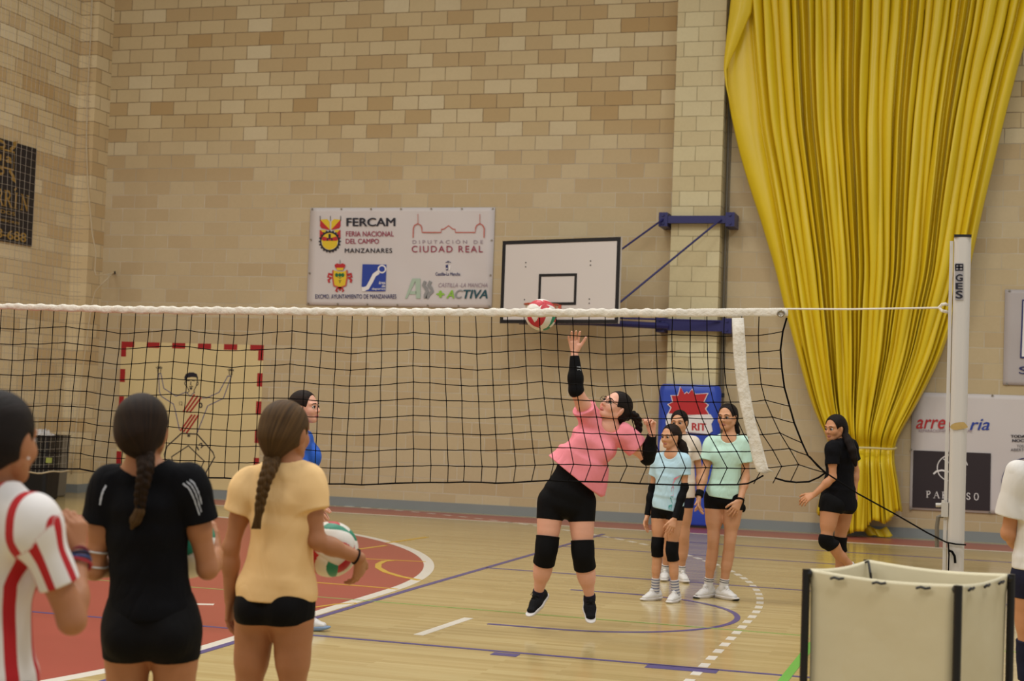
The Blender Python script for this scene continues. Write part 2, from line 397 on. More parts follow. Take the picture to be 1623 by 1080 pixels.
for a0, b0 in (((1110, 560), (1045, 660)), ((1129, 568), (1063, 662)), ((1148, 577), (1083, 662)), ((1096, 675), (1030, 768)), ((1114, 676), (1046, 774)), ((1133, 677), (1064, 780))):
    k.strip([R8(*a0), R8(*b0)], .026, WN, .003)
k.build('red_sash', m_rp, g)

# ---- sponsor sheet with the town and county emblems
m_sheet = mat('white_banner_vinyl', 'CFC8C6', .5, .03, 2, .15, 3)
m_eye = mat('brass_eyelet', '8B8478', .35, metal=.8)
def sheet(name, label, x0, x1, z0, z1, m, yy=YW-.012, skew=0., n=24):
    r_ = empty(name, (x0, yy, z0), label, 'banner')
    k = MB(); vs = []; fs = []
    for d in (0., .006):
        for j in range(n+1):
            for i in range(n+1):
                x = x0+(x1-x0)*i/n; z = z0+(z1-z0)*j/n
                rip = .006*sin(7*x+3*z)*sin(5*z)+.004*sin(17*x-9*z)
                vs.append((x+skew*(1-j/n), yy+d-.008-(rip if 0 < i < n and 0 < j < n else 0), z))
    q = (n+1)**2
    for j in range(n):
        for i in range(n):
            a = j*(n+1)+i; fs.append((a, a+1, a+n+2, a+n+1)); fs.append(tuple(x+q for x in (a, a+n+1, a+n+2, a+1)))
    for i in range(n):
        for a, b in ((i, i+1), (n*(n+1)+i+1, n*(n+1)+i), ((i+1)*(n+1), i*(n+1)), (i*(n+1)+n, (i+1)*(n+1)+n)): fs.append((b, a, a+q, b+q))
    k.add(vs, fs); k.build('sheet', m, r_, True)
    return r_
INK = YW-.031
def ink(name, h): return mat(name, h, .6)
i_blk, i_cri, i_red, i_yel, i_blu, i_grn, i_teal, i_lime, i_gry, i_nav, i_wht, i_org, i_lil, i_pale = ink('black_ink', '20202C'), ink('crimson_ink', '97304A'), ink('red_ink', 'B8272C'), ink('yellow_ink', 'DDBE2A'), ink('royal_blue_ink', '26409A'), ink('green_ink', '1E6B3A'), ink('teal_ink', '23505A'), ink('lime_ink', '8DBE45'), ink('grey_ink', '8E8E8E'), ink('navy_ink', '262A62'), ink('white_ink', 'E6E2E0'), ink('orange_red_ink', 'C05A4A'), ink('lilac_ink', '94808E'), ink('pale_green_ink', 'A9BDA9')
b = sheet('banner', 'white sheet of town and county emblems between goal mural and backboard', -9.16, -6.30, 2.93, 4.375, m_sheet)
L = MB(); INKS = [i_blk, i_cri, i_red, i_yel, i_blu, i_grn, i_teal, i_lime, i_gry, i_nav, i_wht, i_org, i_lil, i_pale]
BLK, CRI, RED, YEL, BLU, GRN, TEAL, LIME, GRY, NAV, WHT, ORG, LIL, PALE = range(14)
Q = lambda x, y: PY(480+x/5.072, 310+y/5.072, INK)
def wr(body, x0, y0, x1, y1, mi, bold=0., shear=0., sp=1.): text_on(L, body, Q(x0, y1), Q(x1, y1), Q(x0, y0), mi, bold, shear, sp, .002)
def pg(pts, mi, th=.002): L.prism([Q(*p) for p in pts], WN*th, mi)
def st(pts, w, mi): L.strip([Q(*p) for p in pts], w, WN, .003, mi)
def ell(cx, cy, rx, ry, n=20, a0=0, a1=2*pi): return [(cx+rx*cos(a0+(a1-a0)*i/n), cy+ry*sin(a0+(a1-a0)*i/n)) for i in range(n+(a1-a0 < 6.2))]
wr('FERCAM', 350, 180, 745, 248, BLK, .028); wr('FERIA NACIONAL', 347, 288, 732, 330, CRI, .015)
wr('DEL CAMPO', 345, 348, 612, 388, CRI, .015); wr('MANZANARES', 337, 425, 718, 462, BLK, .02, 0, 1.15)
wr('EXCMO. AYUNTAMIENTO DE MANZANARES', 100, 795, 752, 830, NAV, .012)
pg([(140, 195), (218, 275), (200, 275), (150, 262), (138, 245)], RED); pg([(303, 195), (228, 275), (245, 275), (293, 262), (303, 245)], RED)
pg([(140, 195), (195, 190), (215, 210), (218, 275)], YEL); pg([(303, 195), (250, 190), (230, 210), (228, 275)], YEL)
pg([(136, 275), (165, 300), (160, 345), (136, 345)], RED); pg([(302, 275), (275, 300), (280, 345), (302, 345)], RED)
pg([(140, 275), (190, 278), (170, 305)], YEL); pg([(300, 275), (250, 278), (270, 305)], YEL)
for x in (139, 222, 304): st([(x, 165), (x, 205)], .008, BLK)
for i in range(20):
    an = 2*pi*i/20; L.prism([Q(217+r_*cos(an+d), 370+1.02*r_*sin(an+d)) for r_, d in ((78, -.07), (89, -.06), (89, .06), (78, .07))], WN*.003, BLK)
pg(ell(217, 370, 80, 82, 32), BLK, .003); pg(ell(217, 370, 66, 68, 28), WHT, .0045)
pg(ell(217, 368, 66, 66, 14, pi, 2*pi), YEL, .006)
pg([(152, 352), (165, 365), (272, 365), (284, 352), (270, 330), (217, 345), (165, 330)], RED, .0075); pg([(152, 366), (282, 366), (275, 405), (250, 428), (217, 438), (184, 428), (160, 405)], YEL, .0055)
pg([(208, 310), (226, 310), (226, 350), (208, 350)], BLK, .009); pg([(192, 365), (198, 340), (206, 345), (204, 365)], BLK, .009); pg([(230, 365), (228, 345), (238, 340), (242, 365)], BLK, .009)
# town arms
pg([(245, 600), (285, 612), (330, 612), (352, 600), (350, 690), (340, 725), (298, 738), (258, 725), (245, 690)], YEL)
st([(243, 600), (240, 660), (250, 725), (298, 742), (345, 725), (356, 660), (354, 600)], .025, ORG)
for x in (272, 298, 322): pg(ell(x, 640, 13, 16, 12), GRN, .004); st([(x, 650), (298, 668)], .006, GRN)
st([(292, 680), (298, 705), (305, 680)], .012, BLK)
pg([(258, 575), (255, 558), (275, 545), (298, 552), (322, 545), (342, 558), (338, 575), (320, 600), (275, 600)], RED); pg([(270, 582), (328, 582), (322, 602), (275, 602)], YEL, .004)
st([(298, 548), (298, 518)], .01, GRY)
for sx in (-1, 1):
    st([(298+sx*60, 640), (298+sx*90, 630), (298+sx*95, 655), (298+sx*70, 660), (298+sx*92, 680), (298+sx*85, 700)], .035, RED)
st([(298, 735), (298, 765)], .03, RED); st([(298, 740), (275, 748), (265, 765), (280, 772)], .025, RED); st([(298, 740), (318, 748), (328, 765), (315, 772)], .025, RED)
# sports area square
pg([(480, 553), (672, 556), (664, 770), (502, 770), (472, 735)], BLU)
st([(478, 758), (520, 742), (550, 690), (575, 640), (610, 615)], .06, WHT); pg([(474, 735), (520, 745), (500, 772), (476, 772)], WHT, .0035)
pg(ell(637, 592, 34, 34, 24), WHT, .0045); pg(ell(637, 592, 23, 23, 20), BLU, .006)
for tx, x0, y0, y1 in (('área', 612, 690, 714), ('de', 635, 718, 738), ('deportes', 555, 742, 764)):
    text_on(L, tx, Q(x0, y1), Q(664, y1), Q(x0, y0), WHT, .02, lift=.004)
# county crest
def tower(cx): st([(cx-36, 340), (cx-33, 265), (cx-26, 240), (cx, 226), (cx+26, 240), (cx+33, 262), (cx+36, 295)], .012, ORG); st([(cx, 226), (cx, 150)], .008, ORG)
st([(886, 340), (888, 265), (898, 240), (925, 226), (948, 240), (957, 262), (958, 296), (1112, 297), (1114, 272), (1135, 270), (1172, 243), (1205, 270), (1224, 272), (1226, 297), (1386, 297), (1388, 262), (1398, 240), (1423, 226), (1447, 240), (1458, 265), (1456, 340)], .014, ORG)
st([(925, 226), (925, 150)], .007, ORG); st([(1423, 226), (1423, 150)], .007, ORG)
wr('DIPUTACIÓN DE', 882, 352, 1448, 388, LIL, -.004, 0, 1.6); wr('CIUDAD REAL', 875, 405, 1447, 457, CRI, .006, 0, 1.25)
pg([(1148, 562), (1166, 556), (1168, 600), (1152, 606)], NAV); pg([(1171, 562), (1188, 562), (1184, 600), (1171, 604)], WHT); st([(1148, 540), (1168, 530), (1190, 540)], .01, NAV); st([(1168, 545), (1168, 524)], .006, NAV)
pg(ell(1158, 588, 6, 6, 8), WHT, .004)
wr('Castilla-La Mancha', 1066, 618, 1265, 645, NAV, .02)
wr('CASTILLA -LA MANCHA', 1090, 705, 1484, 738, LIL, -.004, .25)
wr('+', 1072, 765, 1140, 822, LIME, .06); wr('A', 1152, 760, 1218, 828, LIME, .03, .25); wr('C', 1222, 758, 1288, 830, GRY, .03, .25); wr('TIVA', 1290, 758, 1487, 830, TEAL, .03, .25)
pg([(822, 828), (880, 668), (915, 668), (838, 828)], PALE); pg([(905, 668), (945, 668), (945, 828), (910, 828)], PALE, .003); pg([(866, 770), (912, 770), (912, 795), (858, 795)], PALE, .003)
for sx in (0, 42):
    st([(985+sx, 690), (970+sx, 722), (988+sx, 745), (1000+sx, 770), (985+sx*.6, 800), (985+sx*.3, 828)], .05, GRY)
L.build('printing', INKS, b)
k = MB()
for i in range(7):
    for zz in (2.95, 4.355): MB().tube([(-9.13+2.8*i/6, INK+.012, zz), (-9.13+2.8*i/6, INK-.003, zz)], .014, 10).build('eyelet', m_eye, b)
for zz in (3.4, 3.9):
    for xx in (-9.13, -6.33): MB().tube([(xx, INK+.012, zz), (xx, INK-.003, zz)], .014, 10).build('eyelet', m_eye, b)


# ---- stroke letters with serifs
def serif_glyph(ch):
    S = {'P': ([((.2, 0), (.2, 1), .17)], [((.28, 1), (.6, .98), (.75, .76), (.6, .54), (.28, .5))], [(.2, 0), (.2, 1)]),
         'A': ([((.02, 0), (.46, 1), .07), ((.46, 1), (.9, 0), .17), ((.2, .36), (.72, .36), .06)], [], [(.04, 0), (.9, 0)]),
         'R': ([((.2, 0), (.2, 1), .17), ((.45, .5), (.92, 0), .16)], [((.28, 1), (.6, .98), (.75, .76), (.6, .54), (.28, .5))], [(.2, 0), (.2, 1), (.92, 0)]),
         'I': ([((.4, 0), (.4, 1), .18)], [], [(.4, 0), (.4, 1)]),
         'N': ([((.15, 0), (.15, 1), .07), ((.12, 1), (.85, 0), .17), ((.85, 0), (.85, 1), .07)], [], [(.15, 0), (.13, 1), (.85, 1)]),
         'S': ([], [((.78, .8), (.6, .98), (.35, .98), (.2, .78), (.35, .57), (.65, .44), (.8, .24), (.62, .03), (.35, .02), (.16, .24))], []),
         'O': ([], [((.48, 1), (.22, .92), (.1, .5), (.22, .08), (.48, 0), (.74, .08), (.86, .5), (.74, .92), (.48, 1))], []),
         '_': ([], [], [])}
    return S[ch]
def serif_text(mb, word, p00, p10, p01, n, mi=0, adv=1.15):
    p00, p10, p01 = map(np.asarray, (p00, p10, p01)); W_ = len(word)*adv-.2; ex = (p10-p00)/W_; ey = p01-p00
    hgt = np.linalg.norm(ey); wid = np.linalg.norm(ex)
    for i, ch in enumerate(word):
        o = p00+ex*adv*i; a, cvs, sf = serif_glyph(ch)
        for u, v_, w in a: mb.strip([o+ex*u[0]+ey*u[1], o+ex*v_[0]+ey*v_[1]], w*wid, n, .003, mi)
        for cv in cvs: mb.strip([o+ex*x+ey*y for x, y in cv], .15*wid, n, .003, mi)
        for x, y in sf: mb.strip([o+ex*(x-.2)+ey*y, o+ex*(x+.2)+ey*y], .05*hgt, n, .003, mi)

# ---- sponsor sheet low on the wall, right of the curtain
b = sheet('banner', 'wide white sponsor sheet low on wall, behind the net post', -.47, 3.2, .375, 1.915, m_sheet)
L = MB(); Z7 = lambda x, y: PY(1400+x/4.152, 600+y/4.152, INK)
def w7(body, x0, y0, x1, y1, mi, bold=0., shear=0., sp=1.): text_on(L, body, Z7(x0, y1), Z7(x1, y1), Z7(x0, y0), mi, bold, shear, sp, .002)
i_dk = ink('dark_brown_ink', '2E2428'); INK2 = INKS+[i_dk]
w7('arre', 215, 270, 410, 332, RED, .012, .3); w7('glo', 415, 265, 540, 340, RED, .012, .3); w7('ria', 568, 268, 700, 342, BLU, .012, .3)
w7('REPARACIONES DOMÉSTICAS', 233, 332, 583, 355, LIL, .0)
L.prism([Z7(198, 474), Z7(708, 494), Z7(702, 874), Z7(190, 850)], WN*.002, 14)
L.strip([Z7(455+100*cos(q), 590+88*sin(q)) for q in np.linspace(.5, 2*pi-.2, 40)], .012, WN, .004, WHT)
L.strip([Z7(x, y) for x, y in ((330, 630), (350, 612), (385, 605), (430, 615), (480, 625), (540, 600))], .022, WN, .005, WHT)
L.strip([Z7(x, y) for x, y in ((455, 610), (440, 560), (395, 530))], .012, WN, .005, WHT); L.strip([Z7(x, y) for x, y in ((455, 610), (470, 560), (515, 530))], .012, WN, .005, WHT)
serif_text(L, 'PARAISO', Z7(282, 785), Z7(640, 802), Z7(282, 742), WN, WHT, 1.45)
for body, y0, y1, x0, x1, bd in (('TODAS LAS', 372, 392, 838, 1010, .04), ('NOCHES', 400, 420, 848, 985, .04), ('TODO EL DIA', 437, 455, 878, 1030, .0), ('ABIERTO', 462, 480, 838, 945, .0)):
    w7(body, x0, y0, x1, y1, BLK, bd)
L.strip([Z7(950+170*cos(q), 690+165*sin(q)) for q in np.linspace(0, 2*pi, 60)], .012, WN, .003, NAV)
L.build('printing', INK2, b)
k = MB()
for x, y in ((718, 113), (183, 470), (180, 862), (700, 886)): p_ = Z7(x, y); MB().tube([p_+V(0, .012, 0), p_-V(0, .003, 0)], .014, 10).build('eyelet', m_eye, b)
# ---- grey sheet above it
m_sheetg = mat('grey_banner_vinyl', 'B3ABAA', .5, .04, 2, .2, 3)
b = sheet('banner', 'pale grey sheet high on wall, cut by the photo edge above the sponsor sheet', .665, 3.0, 2.045, 3.285, m_sheetg)
L = MB(); p0, p1 = PY(1620, 475, INK), PY(1617, 568, INK)
L.prism([p0, V(p0[0]+1.9, INK, p0[2]), V(p0[0]+1.9, INK, p1[2]), V(p0[0]-.01, INK, p1[2])], WN*.002, NAV)
L.prism([p0+V(.02, 0, -.02), V(p0[0]+1.88, INK, p0[2]-.02), V(p0[0]+1.88, INK, p1[2]+.02), V(p0[0]+.01, INK, p1[2]+.02)], WN*.0035, WHT)
text_on(L, 'SERVICIOS', PY(1615, 593, INK), PY(1615, 593, INK)+V(1.3, 0, 0), PY(1615, 581, INK), NAV, .01, lift=.002)
L.build('printing', INKS, b)
k = MB()
for x, y in ((1596, 461), (1592, 609)): p_ = PY(x, y, INK); MB().tube([p_+V(.03, .012, 0), p_+V(.03, -.003, 0)], .014, 10).build('eyelet', m_eye, b)
# ---- black sheet on the side wall
xs = XL+.02; P_ = lambda a, b_: PX(a, b_, xs)
c1, c2 = P_(58, 236), P_(55, 392); zt, zb, ye = c1[2], c2[2], c1[1]
b = empty('banner', (XL, ye-2.6, zb), 'black sponsor sheet with gold lettering on the side wall', 'banner')
m_bk = mat('black_banner_vinyl', '1B1820', .5, .1, 3, .15, 3); m_gold = mat('gold_ink', '9C7C3A', .5)
MB().prism([V(xs, ye, zt), V(xs, ye, zb), V(xs, ye-2.6, zb), V(xs, ye-2.6, zt)], V(-.01, 0, 0)).build('sheet', m_bk, b)
L = MB(); SN = V(1, 0, 0)
def side(y0, y1, z0, z1): return V(xs+.001, y0, z0), V(xs+.001, y1, z0), V(xs+.001, y0, z1)
Z8 = lambda x, y: PX(x/4.91, 200+y/4.91, xs+.001)
q0, q1, q2 = side(Z8(215, 600)[1]-.98, Z8(215, 600)[1], Z8(120, 640)[2], Z8(120, 520)[2]); serif_text(L, 'ARRIN', q0, q1, q2, SN, 0, 1.05)
L.strip([Z8(112, 500), Z8(128, 482)], .03, SN, .003)
for body, ya, yb, za, zb_ in (('ABOGADOS', -1.0, Z8(118, 700)[1], Z8(118, 700)[2], Z8(118, 672)[2]), ('ABOGADOS Y ASESORES', -1.4, Z8(152, 765)[1], Z8(152, 768)[2], Z8(152, 750)[2]), ('926 98-688', -1.45, Z8(203, 900)[1], Z8(203, 908)[2], Z8(203, 835)[2])):
    q0, q1, q2 = side(yb+ya, yb, za, zb_); text_on(L, body, q0, q1, q2, 0, .02, lift=.002, nrm=SN)
yq = Z8(110, 250)[1]; z0, z1 = Z8(60, 330)[2], Z8(60, 190)[2]
for pl in ([(-.75, z0), (0, z0), (0, z1), (-.75, z1), (-.75, z0)], [(-.25, z0), (-.25, z1)], [(-.5, z0), (-.5, z1)]):
    L.strip([V(xs+.001, yq+a_, b_) for a_, b_ in pl], .025, SN, .003)
for d, bd in ((-.22, 'a'), (-.47, 'u'), (-.72, 'd')):
    q0, q1, q2 = side(yq+d+.02, yq+d+.17, z0+.08, z1-.08); text_on(L, bd, q0, q1, q2, 0, .03, lift=.002, nrm=SN)
for zz, sg in ((z1, 1), (z0, -1)):
    for yy_ in (0, -.75): L.strip([V(xs+.001, yq+yy_-.1, zz+sg*.02), V(xs+.001, yq+yy_, zz+sg*.09), V(xs+.001, yq+yy_+.06, zz+sg*.16), V(xs+.001, yq+yy_-.04, zz+sg*.12)], .05, SN, .003)
    L.strip([V(xs+.001, yq-.35+.12*cos(q), zz+sg*(.06+.05*sin(q))) for q in np.linspace(0, 6.3, 10)], .035, SN, .003)
L.build('printing', [m_gold], b)
# ---- wall-mounted basketball backboard on its swing arms
m_nvy = mat('navy_enamel', '25245F', .4); m_brd = mat('white_board_laminate', 'D4CECA', .35, .02, 2); m_blk = mat('black_board_line', '16161C', .5)
m_rim = mat('orange_enamel', 'C0502E', .4); m_cord = mat('white_hoop_cord', 'D9CBB4', .8)
bl, br = PY(797, 381, 19.95), PY(984, 377, 19.4)
bl2, br2 = PY(793, 511, 19.95), PY(983, 515, 19.4)
ztop = (bl[2]+br[2])/2; zbot = (bl2[2]+br2[2])/2
A0, A1 = V(bl[0], bl[1], zbot), V(br[0], br[1], zbot); ex = nz(A1-A0); bw = np.linalg.norm(A1-A0); en = nz(np.cross(ex, V(0, 0, 1))); bh = ztop-zbot
bb = empty('basketball_backboard', (A0+A1)/2, 'white basketball backboard with black border on navy swing arms', 'backboard')
BP = lambda u, v, d=0.: A0+ex*u*bw+V(0, 0, 1)*v*bh+en*d
k = MB(); k.obox(BP(.5, .5, -.02), ex*bw/2, V(0, 0, bh/2), en*.02); k.build('board', m_brd, bb)
k = MB()
for u0, v0, u1, v1 in ((0, 0, 1, .045), (0, .955, 1, 1), (0, .045, .028, .955), (.972, .045, 1, .955)): k.obox(BP((u0+u1)/2, (v0+v1)/2, .002), ex*bw*(u1-u0)/2, V(0, 0, bh*(v1-v0)/2), en*.003)
k.build('border', m_blk, bb)
k = MB(); x0, x1, y0, y1 = (857-795)/189, (918-795)/189, 1-(484-379)/134, 1-(434-379)/134; tt = .02; tv = .033
for u0, v0, u1, v1 in ((x0, y0, x1, y0+tv), (x0, y1-tv, x1, y1), (x0, y0+tv, x0+tt, y1-tv), (x1-tt, y0+tv, x1, y1-tv)): k.obox(BP((u0+u1)/2, (v0+v1)/2, .002), ex*bw*(u1-u0)/2, V(0, 0, bh*(v1-v0)/2), en*.003)
k.build('target_square', m_blk, bb)
k = MB()
for u in (.21, .76):
    for v in (.235, .285, .68, .73): MB().tube([BP(u, v, 0), BP(u, v, .006)], .009, 8).build('bolt', m_dark, bb)
k = MB(); rc_ = BP((x0+x1)/2+.005, y0-.02, .40); rr = .225
k.tube([rc_+ex*rr*cos(t)+en*rr*sin(t) for t in np.linspace(0, 2*pi, 36, endpoint=False)], .011, 8, True)
k.obox(BP((x0+x1)/2-.02, y0-.05, .01), ex*.11, V(0, 0, .06), en*.008); k.obox(BP((x0+x1)/2-.02, y0-.028, .09), ex*.06, V(0, 0, .012), en*.09)
rim = k.build('rim', m_rim, bb, True)
k = MB(); nl = 12
for i in range(nl):
    t = 2*pi*i/nl; t2 = t+pi/nl
    pts = [rc_+ex*rr*cos(t)+en*rr*sin(t)]
    for j, (rj, dz_) in enumerate(((.21, .04), (.195, .075), (.185, .11))):
        tt_ = t+(j+1)*pi/nl; pts.append(rc_+(ex*cos(tt_)+en*sin(tt_))*rj-V(0, 0, dz_))
    k.tube(pts, .005, 5)
    pts = [rc_+ex*rr*cos(t)+en*rr*sin(t)]
    for j, (rj, dz_) in enumerate(((.21, .04), (.195, .075), (.185, .11))):
        tt_ = t-(j+1)*pi/nl; pts.append(rc_+(ex*cos(tt_)+en*sin(tt_))*rj-V(0, 0, dz_))
    k.tube(pts, .005, 5)
k.build('hoop_net', m_cord, rim)
# frame on the pilaster: two cross beams with end plates
yb = PYF-.09
def beam(nm, ya, xa, xb, thick, plh):
    pa, pb = PY(xa, ya[0], yb), PY(xb, ya[1], yb); z = (pa[2]+pb[2])/2
    k = MB(); k.box(pa[0], pb[0], yb-.04, yb+.04, z-thick, z+thick)
    o = k.build(nm, m_nvy, bb)
    for p in (pa, pb):
        q = MB(); q.box(p[0]-.06, p[0]+.06, yb-.055, PYF-.0 if PX0 < p[0] < PX1 else YW, z-plh, z+plh)
        for zz in (-.6, .6): q.tube([(p[0], yb-.055, z+zz*plh), (p[0], yb-.075, z+zz*plh)], .018, 6)
        q.build('mounting_plate', m_nvy, o)
    return pa, pb, z
ua, ub, uz = beam('upper_beam', (349, 348), 1052, 1158, .05, .095)
la, lb, lz = beam('lower_beam', (515, 517), 1047, 1153, .075, .10)
rt = BP(.93, .78, -.06); rb_ = BP(.97, .24, -.06); rlow = BP(.9, .06, -.06)
MB().tube([V(ua[0], yb-.05, uz), BP(.985, .86, -.07), BP(.8, .60, -.07)], .014, 8).build('strut', m_nvy, bb)
MB().tube([V(ub[0]-.12, yb-.06, uz), BP(.99, .25, -.07), BP(.8, .12, -.07)], .014, 8).build('strut', m_nvy, bb)
k = MB(); k.tube([V(la[0]+.1, yb-.05, lz-.02), BP(.75, .02, -.07), BP(.15, .03, -.07)], .045, 8); k.tube([V(lb[0]-.1, yb-.06, lz+.06), BP(.9, .07, -.09), BP(.3, .08, -.09)], .014, 6); k.build('swing_arm', m_nvy, bb)
k = MB(); k.obox(BP(.5, .5, -.06), ex*.03, V(0, 0, bh*.48), en*.02); k.obox(BP(.5, .5, -.06), ex*bw*.45, V(0, 0, .03), en*.02); k.build('back_frame', m_nvy, bb)

# ---- padded mat standing against the pilaster
m_mat = mat('blue_vinyl', '2E4BB4', .35, .05, 2, .25, 4)
mx0, mx1 = PY(1057, 640, PYF-.1)[0], PY(1148, 640, PYF-.1)[0]; mz = PY(1100, 610, PYF-.1)[2]
pd = empty('pilaster_pad', ((mx0+mx1)/2, PYF-.08, 0), 'blue padded mat with red burst emblem wrapped around the pilaster', 'pad')
k = MB(); n = 14; prof = [(PX0-.06, YW-.12), (PX0-.09, PYF-.04), (PX0-.02, PYF-.11), (PX1+.02, PYF-.11), (PX1+.09, PYF-.04), (PX1+.06, YW-.12)]
vs = []; fs = []
zs = [.03, .06, .3, .7, 1.1, 1.5, mz-.10, mz-.02, mz]
for j, z in enumerate(zs):
    ins = (.02, 0, 0, 0, 0, 0, .0, .02, .05)[j]
    for x, y in prof: vs.append((x+(ins if x < -3.4 else -ins), y+ins*.4+.006*sin(9*z+5*x), z))
m_ = len(prof)
for j in range(len(zs)-1):
    for i in range(m_): fs.append((j*m_+i, j*m_+(i+1) % m_, (j+1)*m_+(i+1) % m_, (j+1)*m_+i))
fs.append(tuple(range(m_))[::-1]); fs.append(tuple((len(zs)-1)*m_+i for i in range(m_)))
k.add(vs, fs); o = k.build('cover', m_mat, pd, True)
md = o.modifiers.new('bevel', 'BEVEL'); md.width = .03; md.segments = 3; md.limit_method = 'ANGLE'
L = MB(); yp = PYF-.119; G = lambda x, y: PY(1040+x/4, 590+y/4, yp)
burst = [(155, 95), (180, 140), (195, 128), (205, 138), (228, 110), (245, 142), (325, 137), (300, 190), (328, 208), (310, 232), (332, 268), (200, 272), (80, 262), (98, 225), (78, 205), (108, 190), (97, 150), (140, 150)]
cx, cy = 205, 200
L.prism([G(cx+(x-cx)*1.06, cy+(y-cy)*1.06) for x, y in burst], WN*.003, 0); L.prism([G(*p) for p in burst], WN*.006, 1)
L.prism([G(*p) for p in ((70, 265), (210, 278), (345, 268), (365, 300), (350, 330), (358, 375), (330, 395), (210, 385), (75, 375), (60, 320))], WN*.009, 0)
L.prism([G(*p) for p in ((72, 375), (210, 387), (330, 397), (322, 392), (210, 380), (75, 368))], WN*.011, 3)
text_on(L, 'RIT', G(226, 370), G(318, 374), G(226, 322), 1, .04, .0, 1.0, .011)
L.build('printed_emblem', [i_wht, i_red, i_yel, i_lil], pd)
MB().box(PX1+.08, PX1+.12, PYF+.02, PYF+.05, mz-.16, mz-.10).build('buckle', m_dark, pd)

# ---- gathered yellow curtain
m_cur = mat('yellow_vinyl', 'DCC020', .36, .08, 1.5, .12, 6, spec=.45)
cY = 20.3
zz_px = [(-20, 1166, 1652), (0, 1164, 1645), (60, 1155, 1630), (100, 1150, 1617), (155, 1153, 1602), (176, 1157, 1596), (240, 1171, 1580), (305, 1190, 1564), (330, 1199, 1558), (430, 1229, 1536), (480, 1240, 1519), (560, 1262, 1492), (619, 1278, 1463), (660, 1292, 1440), (690, 1308, 1421), (712, 1318, 1414), (730, 1315, 1417), (770, 1304, 1425), (800, 1296, 1429), (838, 1288, 1434)]
tab = sorted([(PY(1330, y, cY)[2], PY(a, y, cY)[0], PY(b_, y, cY)[0]) for y, a, b_ in zz_px])
TZ, TL, TR = [np.array([t_[i] for t_ in tab]) for i in range(3)]
_z = np.linspace(TZ[0], TZ[-1], 400); _k = np.hanning(41); _k /= _k.sum(); _sm = lambda a: np.convolve(np.pad(np.interp(_z, TZ, a), 20, mode='edge'), _k, 'valid'); TL, TR = _sm(TL), _sm(TR); TZ = _z
ztie = PY(1370, 711, cY)[2]
_f = sorted([(PY(1330, y, cY)[2], PY(a, y, cY)[0]) for y, a in ((-20, 1187), (0, 1189), (100, 1196), (200, 1206), (300, 1224), (400, 1242), (480, 1256), (560, 1272), (640, 1292), (690, 1311), (712, 1321), (730, 1318), (770, 1309), (800, 1302), (838, 1296))])
TF = _sm_on = np.convolve(np.pad(np.interp(TZ, [t_[0] for t_ in _f], [t_[1] for t_ in _f]), 20, mode='edge'), _k, 'valid')
def curtain_sheet(z0, z1, nv, s0, s1, nu, ph, hem=None):
    vs = []; fs = []
    random.seed(5); lob = [1.0]
    widths = [2.4]+[random.choice((.75, .9, 1., 1.1, 1.5)) for _ in range(30)]+[1.8]; cum = np.cumsum([0]+widths); cum /= cum[-1]; amps = [random.uniform(.7, 1.) for _ in widths]; amps[0] = .30; amps[-1] = .5
    for j in range(nv+1):
        tj = j/nv
        for i in range(nu+1):
            s = s0+(s1-s0)*i/nu
            zlo = z0 if hem is None else hem(s)
            z = zlo+(z1-zlo)*tj
            s_ = s; s_ = min(max(s_, 0), .99999)
            q = int(np.searchsorted(cum, s_, 'right'))-1; q = min(max(q, 0), len(widths)-1)
            u = (s_-cum[q])/(cum[q+1]-cum[q])
            a = amps[q]*(1+.3*sin(1.7*z+q*2.1))
            l_ = np.interp(z, TZ, TL); r_ = np.interp(z, TZ, TR); w = r_-l_
            d = max(0., 1-abs(2*u-1)**2.6)
            near = math.exp(-((z-ztie)/.12)**2)
            dep = (.20*a*d)*(1-.6*near)
            fl_ = np.interp(z, TZ, TF); c1 = cum[1]; s2 = (s-c1)/(1-c1); g2_ = s2+.14*s2*(1-s2)*np.clip((7.2-z)/3.8, 0, 1); x = (l_+(fl_-l_)*s/c1 if s < c1 else fl_+(r_-fl_)*g2_)+(.02*sin(2*pi*u+q)*a)
            belly = .10*math.sin(pi*min(max(s, 0), 1))*(1-.55*near)
            vs.append((x, cY+.12-dep-belly, z))
    for j in range(nv):
        for i in range(nu):
            a = j*(nu+1)+i; fs.append((a, a+1, a+nu+2, a+nu+1))
    return vs, fs
cu = empty('gathered_curtain', (-.9, 20.3, 0), 'tall yellow vinyl curtain gathered by a pale cord', 'curtain')
def hem(s): 
    if s < .13: return .28-.6*s
    if s < .52: return .03+.06*abs(sin(9*s))
    return .13+.22*(s-.52)/.48+.05*sin(22*s)
vs, fs = curtain_sheet(0, 7.75, 150, 0, 1, 460, 0, hem)
k = MB(); k.add(vs, fs); o = k.build('drape', m_cur, cu, True)
sm = o.modifiers.new('thickness', 'SOLIDIFY'); sm.thickness = .006; sm.offset = 1
